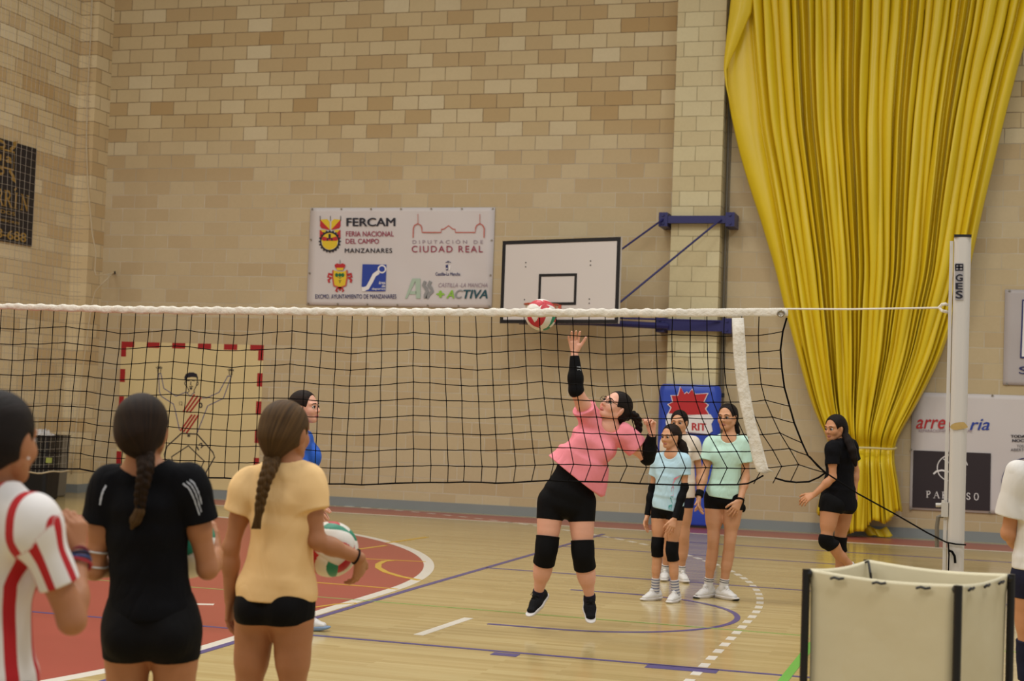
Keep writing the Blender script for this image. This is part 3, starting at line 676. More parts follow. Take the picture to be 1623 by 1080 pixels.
# the turned-back leading edge, top left
k = MB(); n = 14; vs = []; fs = []
edge = [(-20, 1160, 1193, 1190), (0, 1158, 1194, 1189), (20, 1156, 1191, 1188), (45, 1153, 1180, 1182), (70, 1150, 1170, 1178), (95, 1147.5, 1158, 1172), (110, 1147, 1152, 1168), (135, 1150, 1153, 1163), (176, 1159, 1160, 1164)]
for j, (y, a, b_, c_) in enumerate(edge):
    for i in range(n+1):
        t = i/n; x = a+(max(b_, a+1)-a)*t; P_ = PY(x, y, cY-.06); vs.append(P_+V(0, -.07*sin(pi*t)*min(1, (b_-a)/25), 0))
for j in range(len(edge)-1):
    for i in range(n): fs.append((j*(n+1)+i, j*(n+1)+i+1, (j+1)*(n+1)+i+1, (j+1)*(n+1)+i))
k.add(vs, fs); o = k.build('turned_edge', m_cur, cu, True); sm = o.modifiers.new('thickness', 'SOLIDIFY'); sm.thickness = .006; sm.offset = 1
vs = []; fs = []
k = MB()
for a0, a1, b0, b1 in ((1366, 1404, 838, 853),):
    pts = []
    n = 26
    for j in range(6):
        for i in range(n+1):
            t = i/n; P_ = PY(a0+(a1-a0)*t+2*j, b0+(b1-b0)*j/5-3*sin(7*t), cY); vs.append((P_[0], cY+.16-.03*abs(sin(9*t))-.03*sin(pi*t)*j/5, max(P_[2], .012)))
    for j in range(5):
        for i in range(n): fs.append((j*(n+1)+i, j*(n+1)+i+1, (j+1)*(n+1)+i+1, (j+1)*(n+1)+i))
k.add(vs, fs); o = k.build('trailing_hem', m_cur, cu, True); sm = o.modifiers.new('thickness', 'SOLIDIFY'); sm.thickness = .006
tl, tr = np.interp(ztie, TZ, TL), np.interp(ztie, TZ, TR); tcx, tw = (tl+tr)/2, (tr-tl)/2
m_tie = mat('pale_tie_cord', 'CDBF86', .8)
k = MB(); k.tube([(tcx+(tw+.02)*cos(t), cY+.04+.22*sin(t), ztie+.02*cos(t)+.01*sin(3*t)) for t in np.linspace(0, 2*pi, 40, endpoint=False)], .013, 8, True)
k.build('tie_cord', m_tie, cu)

# ---- waste bins in the far corner
m_bin = mat('black_bin_plastic', '17171B', .45, .1, 5); m_bin2 = mat('grey_bin_plastic', '6F6A60', .5, .06, 5); m_bag = mat('clear_bin_liner', 'C9C7C6', .3)
bx = Fl(61, 792); s_ = np.linalg.norm(bx-C0)/FPX
b = empty('waste_bin', (bx[0], bx[1], 0), 'black waste bin with a crumpled liner in the wall corner', 'bin')
hz = PY(70, 690, bx[1])[2]; w0 = 22*s_; w1 = 26*s_
def tub(wa, wb, h, t=.012):
    k = MB(); pr = []
    def ring(w, d, z, n=24, e=.25): 
        return [(bx[0]+np.sign(cos(a))*abs(cos(a))**e*w, bx[1]+np.sign(sin(a))*abs(sin(a))**e*d, z) for a in np.linspace(0, 2*pi, n, endpoint=False)]
    rows = [ring(wa*.9, wa*.8, .0), ring(wa, wa*.9, .02), ring(wb, wb*.9, h), ring(wb+.02, wb*.9+.02, h+.005), ring(wb+.02, wb*.9+.02, h-.04+.045), ring(wb-t, wb*.9-t, h+.0), ring(wa-t, wa*.9-t, .04)]
    n = 24; vs = [p for r_ in rows for p in r_]; fs = []
    for j in range(len(rows)-1):
        for i in range(n): fs.append((j*n+i, j*n+(i+1) % n, (j+1)*n+(i+1) % n, (j+1)*n+i))
    fs.append(tuple(range(n))[::-1]); fs.append(tuple((len(rows)-1)*n+i for i in range(n)))
    k.add(vs, fs); return k
tub(w0, w1, hz).build('body', m_bin, b, False)
k = MB(); rnd = random.Random(3)
vs = []; fs = []
for j in range(7):
    for i in range(20):
        a = 2*pi*i/20; r_ = w1*(1.0-.12*j)*(1+.10*rnd.uniform(-1, 1)); vs.append((bx[0]+r_*cos(a)*.95, bx[1]+r_*sin(a)*.8, hz-.02+.022*j*rnd.uniform(.3, 1.)))
for j in range(6):
    for i in range(20): fs.append((j*20+i, j*20+(i+1) % 20, (j+1)*20+(i+1) % 20, (j+1)*20+i))
fs.append(tuple(120+i for i in range(20)))
k.add(vs, fs); k.build('liner', m_bag, b)
lab = PY(77, 730, bx[1]-w1*.95); MB().box(lab[0]-.035, lab[0]+.035, lab[1]-.012, lab[1]+.03, lab[2]-.035, lab[2]+.035).build('sticker', mat('yellow_green_sticker', 'A9B45A', .5), b)
b2 = Fl(77, 787); bx, b1x = b2, bx
b = empty('waste_bin', (bx[0], bx[1], 0), 'grey slotted waste bin standing behind the black bin', 'bin')
tub(.19, .22, hz*.98).build('body', m_bin2, b)
k = MB()
for j in range(4):
    for i in range(3): k.box(bx[0]-.18+.13*i, bx[0]-.08+.13*i, bx[1]-.232, bx[1]-.17, hz-.16-.09*j, hz-.11-.09*j)
k.build('slots', m_bin, b)

# ---- white safety net hung along the side wall, with its edge rope
m_wn = mat('white_net_cord', 'A69E92', .8); m_rope = mat('pale_rope', 'C6B697', .8)
nX = XL+1.0
sn = empty('safety_net', (nX, 18.5, 0), 'fine white safety net hanging over the black sheet and bins', 'net')
p_b = PX(100, 746, nX); zb_ = p_b[2]; y_e = PX(118, 700, nX)[1]
y_e = min(y_e, 20.1); y_s = 15.2
k = MB()
yy = np.arange(y_s, y_e, .105)
for i, y in enumerate(yy):
    k.tube([(nX+.02*sin(1.3*z+y), y+.02*sin(2*z+i), z) for z in np.linspace(zb_+.015*sin(3*y), 7.4, 16)], .0022, 3, caps=False)
for z in np.arange(zb_, 7.4, .105):
    k.tube([(nX+.02*sin(1.3*z+y), y, z+.012*sin(3*y)) for y in np.linspace(y_s, y_e, 26)], .0022, 3, caps=False)
k.build('netting', m_wn, sn)
MB().tube([(nX, y, zb_+.015*sin(3*y)+.01*sin(11*y)) for y in np.linspace(y_s, y_e, 40)], .012, 6).build('hem_cord', m_rope, sn)
rp = empty('pull_rope', PX(182, 434, -12.55), 'pale rope falling down the wall corner and looped over a hook', 'rope')
rY = PB-.06
R_ = lambda a, b_: PY(a, b_, rY)
k = MB()
k.tube([R_(147, -20), R_(143, 70), R_(138, 150), R_(137, 230), R_(139, 290), R_(146, 370), R_(152, 400), R_(150, 430), R_(151, 436)], .010, 6)
k.tube([R_(150, 425), R_(152, 437), R_(165, 436), R_(176, 434), PY(181, 433, YW-.03)], .008, 6)
k.tube([PY(181, 434, YW-.03), R_(172, 440), R_(160, 452), R_(151, 462), R_(146, 480), R_(140, 520), R_(133, 570), R_(124, 640), R_(117, 720), R_(113, 752)], .010, 6)
k.build('strand', m_rope, rp, True)
MB().tube([PY(182, 434, YW-.014), PY(182, 434, YW-.06), PY(182, 430, YW-.06)], .012, 6).build('hook', m_dark, rp)

# ---- volleyball net
NY = 9.0
vn = empty('volleyball_net', (-3, NY, 1.1), 'black volleyball net with white top tape strung across the hall', 'net')
m_nc = mat('black_net_cord', '070505', .8, spec=.1); m_tape = mat('white_net_tape', 'DAD3C6', .7, .08, 14, .5, 30)
xp = lambda X_, z: None
def px_of(X_, z):
    d = V(X_, NY, z)-C0; Z = d@FW; return 811.5+FPX*(d@RT)/Z
sx = [-200, 0, 190, 400, 555, 605, 654, 728, 780, 830, 870, 950, 1017, 1090, 1180, 1250]
sv = [-12, -14, -24, -15, -11, -6, 0, 8, 10, 17, 26, 33, 42, 58, 63, 64]
yt = lambda x: np.interp(x, [-200, 0, 200, 600, 1040, 1245], [486.5, 490.5, 497, 502, 503.3, 502])
ybm = lambda x: np.interp(x, [-200, 60, 120, 150, 185, 300, 420, 510, 581, 652, 737, 800, 846, 960, 1026, 1120, 1180, 1245], [742, 743, 743, 744, 750, 756, 760, 767, 768.5, 765, 765, 766, 762, 765, 769, 769, 766, 758])
prr = [0, 0, 0, .02, .06, .16, .33, .52, .77, 1.0]
rnd = random.Random(11)
Xc = []; X_ = -.985
while X_ > -7.6: Xc.append(X_); X_ -= .1035
edge_c = [(1247, 504), (1240.8, 525.7), (1237, 555), (1239.3, 585), (1243.2, 614.4), (1251.5, 644.4), (1259, 671), (1271.4, 702.5), (1280.6, 722.4), (1308, 749.9)]
grid = []
for ci, Xq in enumerate(Xc):
    x = px_of(Xq, 2.1); col = []
    S = np.interp(x, sx, sv); t0 = yt(x); b0 = ybm(x); per = abs(((ci+2) % 8)-4)/4.
    jit = rnd.uniform(-2, 2)
    for j in range(10):
        mixr = np.interp(x, [600, 1050], [0, 1]); pj = (j/9)*(1-mixr)+prr[j]*mixr
        rowh = (b0-t0)/10.15
        y = t0+rowh*(j+.15) if j else t0-2
        if j: y -= (per-.4)*9*(1-j/11.)*np.interp(x, [0, 300, 1000, 1100], [.6, 1, 1, .2])
        col.append((x+S*pj+jit*.5*(j > 0)+rnd.uniform(-.6, .6), y+rnd.uniform(-.8, .8)*(j > 0)))
    back = np.interp(x, [600, 780, 900, 1100], [-1, -2, -10, -13])
    col.append((col[-1][0]+back+rnd.uniform(-1, 1), b0+rnd.uniform(-.6, .6)))
    grid.append(col)
grid[0] = [(a, b_) for a, b_ in edge_c]+[(1308, 750)]
NP = lambda a, b_, dy=0.: PY(a, b_, NY+dy)
sag = lambda ci, j: .012*sin(ci*.9+j*1.3)
G3 = [[NP(*grid[ci][j], sag(ci, j) if j else 0) for j in range(11)] for ci in range(len(Xc))]
k = MB(); RC = .0030
for ci in range(1, len(Xc)): k.tube(G3[ci], RC, 5, caps=False)
for j in range(1, 10):
    for ci in range(len(Xc)-1):
        a, b_ = G3[ci][j], G3[ci+1][j]; k.tube([a, (a+b_)/2-V(0, 0, .0012+.001*sin(ci*2.3+j)), b_], RC, 5, caps=False)
for ci in range(len(Xc)):
    for j in range(1, 10): k.sphere(G3[ci][j], .0055, 6, 4)
k.build('mesh', m_nc, vn)
MB().tube(G3[0][:10], .006, 6).build('edge_cord', m_nc, vn)
bc = [g_[10] for g_ in grid]
k = MB(); k.tube([NP(a, b_) for a, b_ in [(1308, 750), (1298, 757), (1282, 764), (1262, 765), (1245, 763), (1228, 758)]], .006, 6)
pts = [NP(a, b_) for a, b_ in [(1210, 754), (1196, 762), (1185, 767)]]+[G3[ci][10] for ci in range(len(Xc)) if grid[ci][10][0] < 1182]
k.tube(pts, .0055, 6); k.build('bottom_cord', m_nc, vn)
# top tape: a doubled ragged band
k = MB(); n = 420; vs = []; fs = []
ytop = lambda x: np.interp(x, [-300, 0, 200, 600, 1040, 1249], [477, 481, 485.5, 489, 490, 488.5])
xa_, xb_ = -280, 1249
for i in range(n+1):
    x = xa_+(xb_-xa_)*i/n; wob = .7*sin(i*1.31)+.6*sin(i*.57+1) if x < 1090 else .15*sin(i*.6)
    a = NP(x, ytop(x)+wob); c = NP(x, yt(x)+.5*sin(i*.83)*(x < 1090)+.4*sin(i*.37)); h_ = a-c
    t_ = .013+.005*sin(i*.9)+.003*sin(i*2.1)
    if x > 1090: t_ = .006
    for q in range(10):
        an = 2*pi*q/10; vs.append((a+c)/2+h_/2*np.sign(cos(an))*abs(cos(an))**.7+V(0, t_*sin(an), 0))
for i in range(n):
    for q in range(10): fs.append((i*10+q, (i+1)*10+q, (i+1)*10+(q+1) % 10, i*10+(q+1) % 10))
fs.append(tuple(range(10))); fs.append(tuple(n*10+9-q for q in range(10)))
k.add(vs, fs); k.build('top_tape', m_tape, vn, True)
e_ = NP(1238, 497.5); MB().tube([e_+V(.018*cos(t), -.012, .018*sin(t)) for t in np.linspace(0, 2*pi, 16, endpoint=False)], .006, 6, True).build('eyelet', m_eye, vn)
k = MB(); vs = []; fs = []
Sd = lambda x, y: (1120+x/3.27, 460+y/3.27)
le = [(133, 145), (136, 230), (140, 310), (148, 410), (160, 510), (178, 605), (200, 700), (220, 790), (240, 880), (262, 942), (300, 950)]
re_ = [(193, 145), (199, 230), (205, 310), (211, 410), (221, 500), (236, 590), (258, 690), (278, 760), (295, 830), (320, 925), (352, 942)]
for i, (a, b_) in enumerate(zip(le, re_)):
    for q in range(7):
        u = q/6; P_ = NP(*Sd(a[0]+(b_[0]-a[0])*u, a[1]+(b_[1]-a[1])*u)); vs.append(P_+V(0, -.014+.006*sin(i*1.7+q), 0))
for i in range(len(le)-1):
    for q in range(6): fs.append((i*7+q, i*7+q+1, (i+1)*7+q+1, (i+1)*7+q))
k.add(vs, fs); o = k.build('side_band', m_tape, vn, True); sm = o.modifiers.new('thickness', 'SOLIDIFY'); sm.thickness = .006
# post
ptX = PY(1517, 600, NY)[0]; ptZ = PY(1517, 377, NY)[2]
hp = empty('net_post', (ptX, NY, 0), 'white net post with black lettering holding the net', 'post')
m_post = mat('white_post_enamel', 'C9C4BE', .35, .03, 3); m_plate = mat('grey_sticker', '9E9A9C', .5)
k = MB(); hw = PY(1534.5, 600, NY)[0]-PY(1507, 600, NY)[0]; cX = (PY(1534.5, 600, NY)[0]+PY(1507, 600, NY)[0])/2
sec = [(cX+hw/2*np.sign(cos(a))*abs(cos(a))**.6, NY+.06*np.sign(sin(a))*abs(sin(a))**.6) for a in np.linspace(0, 2*pi, 28, endpoint=False)]
n = 28; k.add([(x, y, 0) for x, y in sec]+[(x, y, ptZ) for x, y in sec], [(i, (i+1) % n, n+(i+1) % n, n+i) for i in range(n)]+[tuple(range(n))[::-1], tuple(range(n, 2*n))])
k.build('pole', m_post, hp, False)
MB().box(cX-hw/2, cX+hw/2, NY-.061, NY+.061, ptZ-.002, ptZ+.012).build('end_cap', m_dark, hp)
xr0, xr1 = PY(1500.5, 600, NY)[0], PY(1506, 600, NY)[0]; MB().box(xr0, xr1, NY-.03, NY+.03, .05, PY(1503, 383, NY)[2]).build('side_rail', m_post, hp)
L = MB(); yf = NY-.062; lp = lambda a, b_: PY(a, b_, yf)
L.prism([lp(1513.5, 417.5), lp(1527, 417.5), lp(1527, 476), lp(1513.5, 476)], WN*.001, 1)
p0, p1, p2 = lp(1514.5, 474), lp(1514.5, 433), lp(1526, 474)
for ch, a, b_ in (('G', 435, 446), ('E', 448.5, 459), ('S', 461, 473.5)):
    text_on(L, ch, lp(1514.5, b_), lp(1526, b_), lp(1514.5, a), 0, .03, lift=.002)
for pl in ([(1514.5, 419.5), (1526, 419.5), (1526, 428.5), (1514.5, 428.5), (1514.5, 419.5)], [(1514.5, 424), (1526, 424)], [(1520, 419.5), (1520, 428.5)]): L.strip([lp(*p) for p in pl], .009, WN, .002, 0)
L.build('lettering', [i_blk, m_plate], hp)
MB().prism([lp(1520+13.5*cos(t)*(1+.12*sin(3*t)), 675.5+6.5*sin(t)*(1+.2*cos(2*t+1))) for t in np.linspace(0, 2*pi, 22, endpoint=False)], WN*.0015).build('tape_patch', mat('brown_tape', 'B79A5E', .5, .2, 30), hp)
# crank on the side rail
kc = lambda a, b_: PY(a, b_, NY-.02)
m_gal = mat('worn_white_enamel', 'BDB8B0', .4); k = MB(); k.box(kc(1492, 800)[0], kc(1503, 800)[0], NY-.05, NY+.02, kc(1492, 819)[2], kc(1492, 796)[2]); k.tube([kc(1500, 800), kc(1490, 801), kc(1483, 801)], .012, 8); k.tube([kc(1497, 800), kc(1497, 793)], .016, 8)
k.build('winch', m_gal, hp); MB().tube([kc(1495, 818), kc(1487, 820), kc(1485, 835), kc(1485, 868)], .012, 8).build('crank_arm', m_pipe, hp)
# ropes
m_wr = mat('white_rope', 'DDD6C8', .8)
o = MB().tube([NP(1246, 490), NP(1350, 490.5), NP(1430, 489), NP(1490, 488)], .006, 6).tube([NP(1489, 487.5, -.02), NP(1493, 483, -.03), NP(1499, 482, -.01), NP(1502, 484)], .009, 6).tube([NP(1489, 488, -.02), NP(1493, 493, -.03), NP(1503, 495)], .009, 6).build('white_rope', m_wr); tag(o, 'white rope tying the top of the net to its post', 'rope')
o = MB().tube([NP(1283, 724), NP(1296, 739), NP(1309, 750)], .006, 6).tube([NP(1306, 748), NP(1360, 783), NP(1420, 816), NP(1470, 845), NP(1500, 860, -.07), NP(1515, 863, -.075), NP(1531, 864, -.068)], .005, 6).tube([NP(1503, 861, -.07), NP(1504, 880, -.075), NP(1503, 910, -.07)], .005, 6).tube([NP(1504, 873, -.07), NP(1509, 875, -.08), NP(1513, 882, -.08), NP(1514, 893, -.08)], .007, 6).build('black_rope', m_nc); tag(o, 'black rope from the lower net corner to the post', 'rope')

# ---- ball cart
m_can = mat('cream_canvas', 'CFC5A6', .6, .07, 3, .35, 5); m_fr = mat('black_steel_tube', '100F12', .4)
zr = 1.03
c1, c2, c3 = Fl(1280, 907, zr)[:2], Fl(1518, 933, zr)[:2], Fl(1601, 915, zr)[:2]
c4 = c1+(c3-c2); cc = (c1+c3)/2
ct = empty('ball_cart', (cc[0], cc[1], 0), 'cream canvas ball cart on black steel legs in the corner', 'cart')
k = MB(); n = 14; CO = [c1, c2, c3, c4]
vs = []; fs = []
def ringp(z, ins, wob):
    out = []
    for e_i in range(4):
        a, b_ = CO[e_i], CO[(e_i+1) % 4]; cm = cc
        for i in range(n):
            t = i/n; p = a+(b_-a)*t; d = nz(np.append(p-cm, 0))[:2]; p = cm+(p-cm)*ins+d*wob*sin(pi*t)*(sin(3*t+e_i*2+z*5))
            out.append((p[0], p[1], z-(.012*sin(pi*t) if z > .9 else 0)))
    return out
rows = [ringp(.15, .90, .01), ringp(.3, .95, .015), ringp(.5, .955, .02), ringp(.7, .955, .018), ringp(.85, .96, .012), ringp(.97, .965, .006), ringp(zr, .985, 0), ringp(zr+.012, .975, 0), ringp(zr, .955, 0), ringp(.9, .93, 0), ringp(.6, .92, 0), ringp(.17, .88, 0)]
m4 = 4*n; vs = [p for r_ in rows for p in r_]
for j in range(len(rows)-1):
    for i in range(m4): fs.append((j*m4+i, j*m4+(i+1) % m4, (j+1)*m4+(i+1) % m4, (j+1)*m4+i))
fs.append(tuple(range(m4))[::-1]); fs.append(tuple((len(rows)-1)*m4+i for i in range(m4)))
k.add(vs, fs); k.build('canvas_bag', m_can, ct, True)
for p in CO:
    q = cc+(p-cc)*1.012
    o = MB().tube([(q[0], q[1], .07), (q[0], q[1], zr+.01)], .0145, 10).build('leg', m_fr, ct)
    qi = cc+(p-cc)*.97; MB().tube([(q[0], q[1], zr-.005), (qi[0], qi[1], zr-.005)], .016, 8).build('corner_clip', m_fr, o)
    MB().lathe((q[0], q[1], .035), [(.0, -.035), (.03, -.03), (.035, 0), (.03, .03), (0, .035)], 12).build('caster', m_fr, o)
k = MB()
for i in range(4): a, b_ = CO[i], CO[(i+1) % 4]; k.tube([(*(cc+(a-cc)*.95), .14), (*(cc+(b_-cc)*.95), .14)], .012, 8)
k.build('base_frame', m_fr, ct)
k = MB(); rnd = random.Random(4)
for i in range(4):
    a, b_ = CO[i], CO[(i+1) % 4]
    for t in (.22, .5, .78):
        p = cc+(a+(b_-a)*t-cc)*.985; d = nz(np.append(b_-a, 0))
        P3 = V(p[0], p[1], zr-.008); o3 = nz(np.append(p-cc, 0))*.012
        MB().tube([P3-d*.025+o3+V(0, 0, -.006), P3-d*.008+o3*1.2, P3+d*.008+o3*1.1+V(0, 0, -.004), P3+d*.025+o3], .005, 6).build('tie', m_fr, ct)
k = MB(); P3 = Fl(1368, 893, zr); k.tube([P3, P3+V(.02, -.02, .01), P3+V(.03, -.05, -.03), P3+V(.035, -.05, -.06)], .005, 6); k.build('loose_tie', m_fr, ct)

# ---- volleyballs
def ball_mesh():
    n = 40; vs = []; fs = []; mi = []; R = 1.
    for f in range(6):
        ax = f//2; sg = 1 if f % 2 == 0 else -1
        k0 = len(vs)
        for j in range(n+1):
            for i in range(n+1):
                u = np.tan((i/n*2-1)*pi/4); v_ = np.tan((j/n*2-1)*pi/4)
                p = [0, 0, 0]; p[ax] = sg; p[(ax+1) % 3] = u*sg; p[(ax+2) % 3] = v_
                d = nz(p); w = (i/n*2-1)+.34*sin(pi*.5*(j/n*2-1)); fr = (w+1.34)/2.68*4
                seam = min(abs(fr-round(fr)), 1)*.67; edge = min(1-abs(i/n*2-1), 1-abs(j/n*2-1))
                vs.append(tuple(d*(1-.012*math.exp(-(seam/.05)**2)*(0 < round(fr) < 4)-.012*math.exp(-(edge/.05)**2))))
        for j in range(n):
            for i in range(n):
                a = k0+j*(n+1)+i; fs.append((a, a+1, a+n+2, a+n+1))
                w = ((i+.5)/n*2-1)+.34*sin(pi*.5*((j+.5)/n*2-1)); fr = (w+1.34)/2.68*4
                mi.append((1, 0, 2, 0)[min(3, max(0, int(fr)))] if f % 2 == 0 else (2, 0, 1, 0)[min(3, max(0, int(fr)))])
    me = bpy.data.meshes.new('volleyball'); me.from_pydata(vs, [], fs); me.polygons.foreach_set('material_index', mi)
    me.polygons.foreach_set('use_smooth', [True]*len(fs)); me.update()
    for m in (mat('white_ball_leather', 'DAD5CB', .45), mat('red_ball_leather', 'B82B36', .45), mat('green_ball_leather', '1F7F62', .45)): me.materials.append(m)
    return me
bme = ball_mesh()
def ball(P, r, rot, label):
    o = bpy.data.objects.new('volleyball', bme); COL.objects.link(o); o.location = tuple(P); o.scale = (r, r, r); o.rotation_euler = rot
    return tag(o, label, 'ball', 'red, green and white volleyballs')
# ================================================================== SHAPING BODIES AND CLOTHES
# distance-field shapes, turned into one continuous skin each
def rc(a, b, ra, rb):
    a, b = np.asarray(a, float), np.asarray(b, float); ab = b-a; L2 = max(ab@ab, 1e-12)
    def f(P):
        t = np.clip(((P-a)@ab)/L2, 0, 1); q = P-a-t[:, None]*ab
        return np.sqrt((q*q).sum(1))-(ra+(rb-ra)*t)
    return f, (a+b)/2, np.sqrt(L2)/2+max(ra, rb)
def el(c, R, rad):
    c = np.asarray(c, float); R = np.asarray(R, float); rad = np.asarray(rad, float)
    def f(P):
        q = (P-c)@R.T; k0 = np.sqrt(((q/rad)**2).sum(1)); k1 = np.sqrt(((q/rad**2)**2).sum(1))
        return k0*(k0-1)/np.maximum(k1, 1e-9)
    return f, c, rad.max()
def ec(a, b, right, wa, wb, cap=.6):
    """tapered column of oval section: half widths (side, depth) at each end"""
    a, b = np.asarray(a, float), np.asarray(b, float); ab = b-a; L = max(np.linalg.norm(ab), 1e-6); ax = ab/L
    r_ = np.asarray(right, float); r_ = nz(r_-ax*(r_@ax)); fw = np.cross(ax, r_)
    wa, wb = np.asarray(wa, float), np.asarray(wb, float)
    def f(P):
        q = P-a; h = q@ax; t = np.clip(h/L, 0, 1); rx = wa[0]+(wb[0]-wa[0])*t; ry = wa[1]+(wb[1]-wa[1])*t
        x = q@r_; y = q@fw; z = h-t*L; rz = np.minimum(rx, ry)*cap
        k0 = np.sqrt((x/rx)**2+(y/ry)**2+(z/rz)**2); k1 = np.sqrt((x/rx**2)**2+(y/ry**2)**2+(z/rz**2)**2)
        return k0*(k0-1)/np.maximum(k1, 1e-9)
    return f, (a+b)/2, L/2+max(wa.max(), wb.max())
def smin(a, b, k):
    if k <= 0: return np.minimum(a, b)
    h = np.maximum(k-np.abs(a-b), 0)/k; return np.minimum(a, b)-h*h*k*.25
def smax(a, b, k): return -smin(-a, -b, k)
class Grp:
    def __init__(s, k=.03): s.p = []; s.cuts = []; s.k = k; s.subs = []; s.waves = None
    def add(s, pr, k=None): s.p.append((pr, s.k if k is None else k)); return s
    def cut(s, p0, n, k=.0): s.cuts.append((np.asarray(p0, float), nz(n), k)); return s   # removes the side n points to
    def sub(s, pr, k=.01): s.subs.append((pr, k)); return s
def grp_eval(g, P, cen, hd, m3):
    nb = len(cen); d = np.full((nb, m3), .6)
    for (f, c, r), k in g.p:
        idx = np.where(np.linalg.norm(cen-c, axis=1) < r+hd+k+.04)[0]
        if len(idx) == 0: continue
        v = f(P[idx].reshape(-1, 3)).reshape(len(idx), m3); d[idx] = smin(d[idx], v, k)
    if g.waves is not None:
        idx = np.where(d.min(1) < .06)[0]
        if len(idx): d[idx] += g.waves(P[idx].reshape(-1, 3)).reshape(len(idx), m3)
    for p0, n, k in g.cuts: d = smax(d, ((P.reshape(-1, 3)-p0)@n).reshape(nb, m3), k)
    for (f, c, r), k in g.subs:
        idx = np.where(np.linalg.norm(cen-c, axis=1) < r+hd+k+.04)[0]
        if len(idx) == 0: continue
        v = f(P[idx].reshape(-1, 3)).reshape(len(idx), m3); d[idx] = smax(d[idx], -v, k)
    return d
def skin(groups, h, k=0., subs=()):
    """groups joined (k = blend width), meshed with cell size h -> verts, quads, nearest group per vert"""
    prs = [p for g in groups for p, _ in g.p]
    lo = np.min([c-r for _, c, r in prs], 0)-3*h; hi = np.max([c+r for _, c, r in prs], 0)+3*h
    BS = 8
    nbk = np.ceil((hi-lo)/h/BS).astype(int)+1; N = nbk*BS+1
    bi = np.stack(np.meshgrid(*[np.arange(n) for n in nbk], indexing='ij'), -1).reshape(-1, 3)
    cen = lo+(bi+.5)*BS*h; hd = BS*h*.5*1.7321
    keep = np.zeros(len(cen), bool)
    for _, c, r in prs: keep |= np.linalg.norm(cen-c, axis=1) < r+hd+.01
    def full(P, ce, hh, m3):
        D_ = None; ds = []
        for g in groups:
            d = grp_eval(g, P, ce, hh, m3); ds.append(d)
            D_ = d if D_ is None else smin(D_, d, k)
        for (f, c, r), kk in subs: D_ = smax(D_, -f(P.reshape(-1, 3)).reshape(D_.shape), kk)
        return D_, ds
    dc = np.full(len(cen), 1.)
    ki = np.where(keep)[0]
    d0, _ = full(cen[ki][:, None, :], cen[ki], 0., 1); dc[ki] = d0[:, 0]
    act = ki[np.abs(d0[:, 0]) < hd*1.35+.012]
    G = np.full(tuple(N), 1., np.float32)
    # inside of solid blocks
    ins = ki[d0[:, 0] <= -(hd*1.35+.012)]
    for b in ins: i, j, l = bi[b]*BS; G[i:i+BS+1, j:j+BS+1, l:l+BS+1] = -1.
    o = np.stack(np.meshgrid(*[np.arange(BS+1)]*3, indexing='ij'), -1).reshape(-1, 3)
    m3 = len(o); step = 700
    for s_ in range(0, len(act), step):
        A = act[s_:s_+step]; P = lo+(bi[A][:, None, :]*BS+o[None])*h
        d, _ = full(P, cen[A], hd, m3)
        ii = bi[A][:, None, :]*BS+o[None]; G[ii[..., 0], ii[..., 1], ii[..., 2]] = d
    # surface nets
    S = G < 0
    c8 = [S[a:N[0]-1+a, b:N[1]-1+b, c:N[2]-1+c] for a in (0, 1) for b in (0, 1) for c in (0, 1)]
    cnt = sum(x.astype(np.int8) for x in c8); mixed = (cnt > 0) & (cnt < 8)
    ci = np.argwhere(mixed); vid = np.full(mixed.shape, -1, np.int32); vid[mixed] = np.arange(len(ci))
    acc = np.zeros((len(ci), 3)); num = np.zeros(len(ci))
    cor = [(a, b, c) for a in (0, 1) for b in (0, 1) for c in (0, 1)]
    val = {q: G[ci[:, 0]+q[0], ci[:, 1]+q[1], ci[:, 2]+q[2]].astype(float) for q in cor}
    for q in cor:
        for ax in range(3):
            if q[ax]: continue
            q2 = list(q); q2[ax] = 1; q2 = tuple(q2); a, b = val[q], val[q2]; cr = (a < 0) != (b < 0)
            t = np.where(cr, a/np.where(cr, a-b, 1), 0); p = np.tile(np.array(q, float), (len(ci), 1)); p[:, ax] += t
            acc += p*cr[:, None]; num += cr
    vs = lo+(ci+acc/np.maximum(num, 1)[:, None])*h
    quads = []
    for ax in range(3):
        u, w = (ax+1) % 3, (ax+2) % 3
        sl0 = [slice(None)]*3; sl1 = [slice(None)]*3; sl0[ax] = slice(0, -1); sl1[ax] = slice(1, None)
        e = np.argwhere(S[tuple(sl0)] != S[tuple(sl1)]); e = e[(e[:, u] > 0) & (e[:, w] > 0)]
        if not len(e): continue
        s0 = S[e[:, 0], e[:, 1], e[:, 2]]
        def at(du, dw): q = e.copy(); q[:, u] -= du; q[:, w] -= dw; return vid[q[:, 0], q[:, 1], q[:, 2]]
        Q = np.stack([at(0, 0), at(1, 0), at(1, 1), at(0, 1)], 1); Q = np.where(s0[:, None], Q[:, ::1], Q[:, ::-1]); quads.append(Q)
    quads = np.concatenate(quads); quads = quads[(quads >= 0).all(1)]
    return vs, quads
def near_group(vs, groups):
    best = None; idx = None
    for gi, g in enumerate(groups):
        d = np.full(len(vs), 9.)
        for (f, c, r), k in g.p: d = np.minimum(d, f(vs))
        if best is None: best, idx = d, np.zeros(len(vs), int)
        else: m_ = d < best-.004; best = np.where(m_, d, best); idx[m_] = gi
    return idx
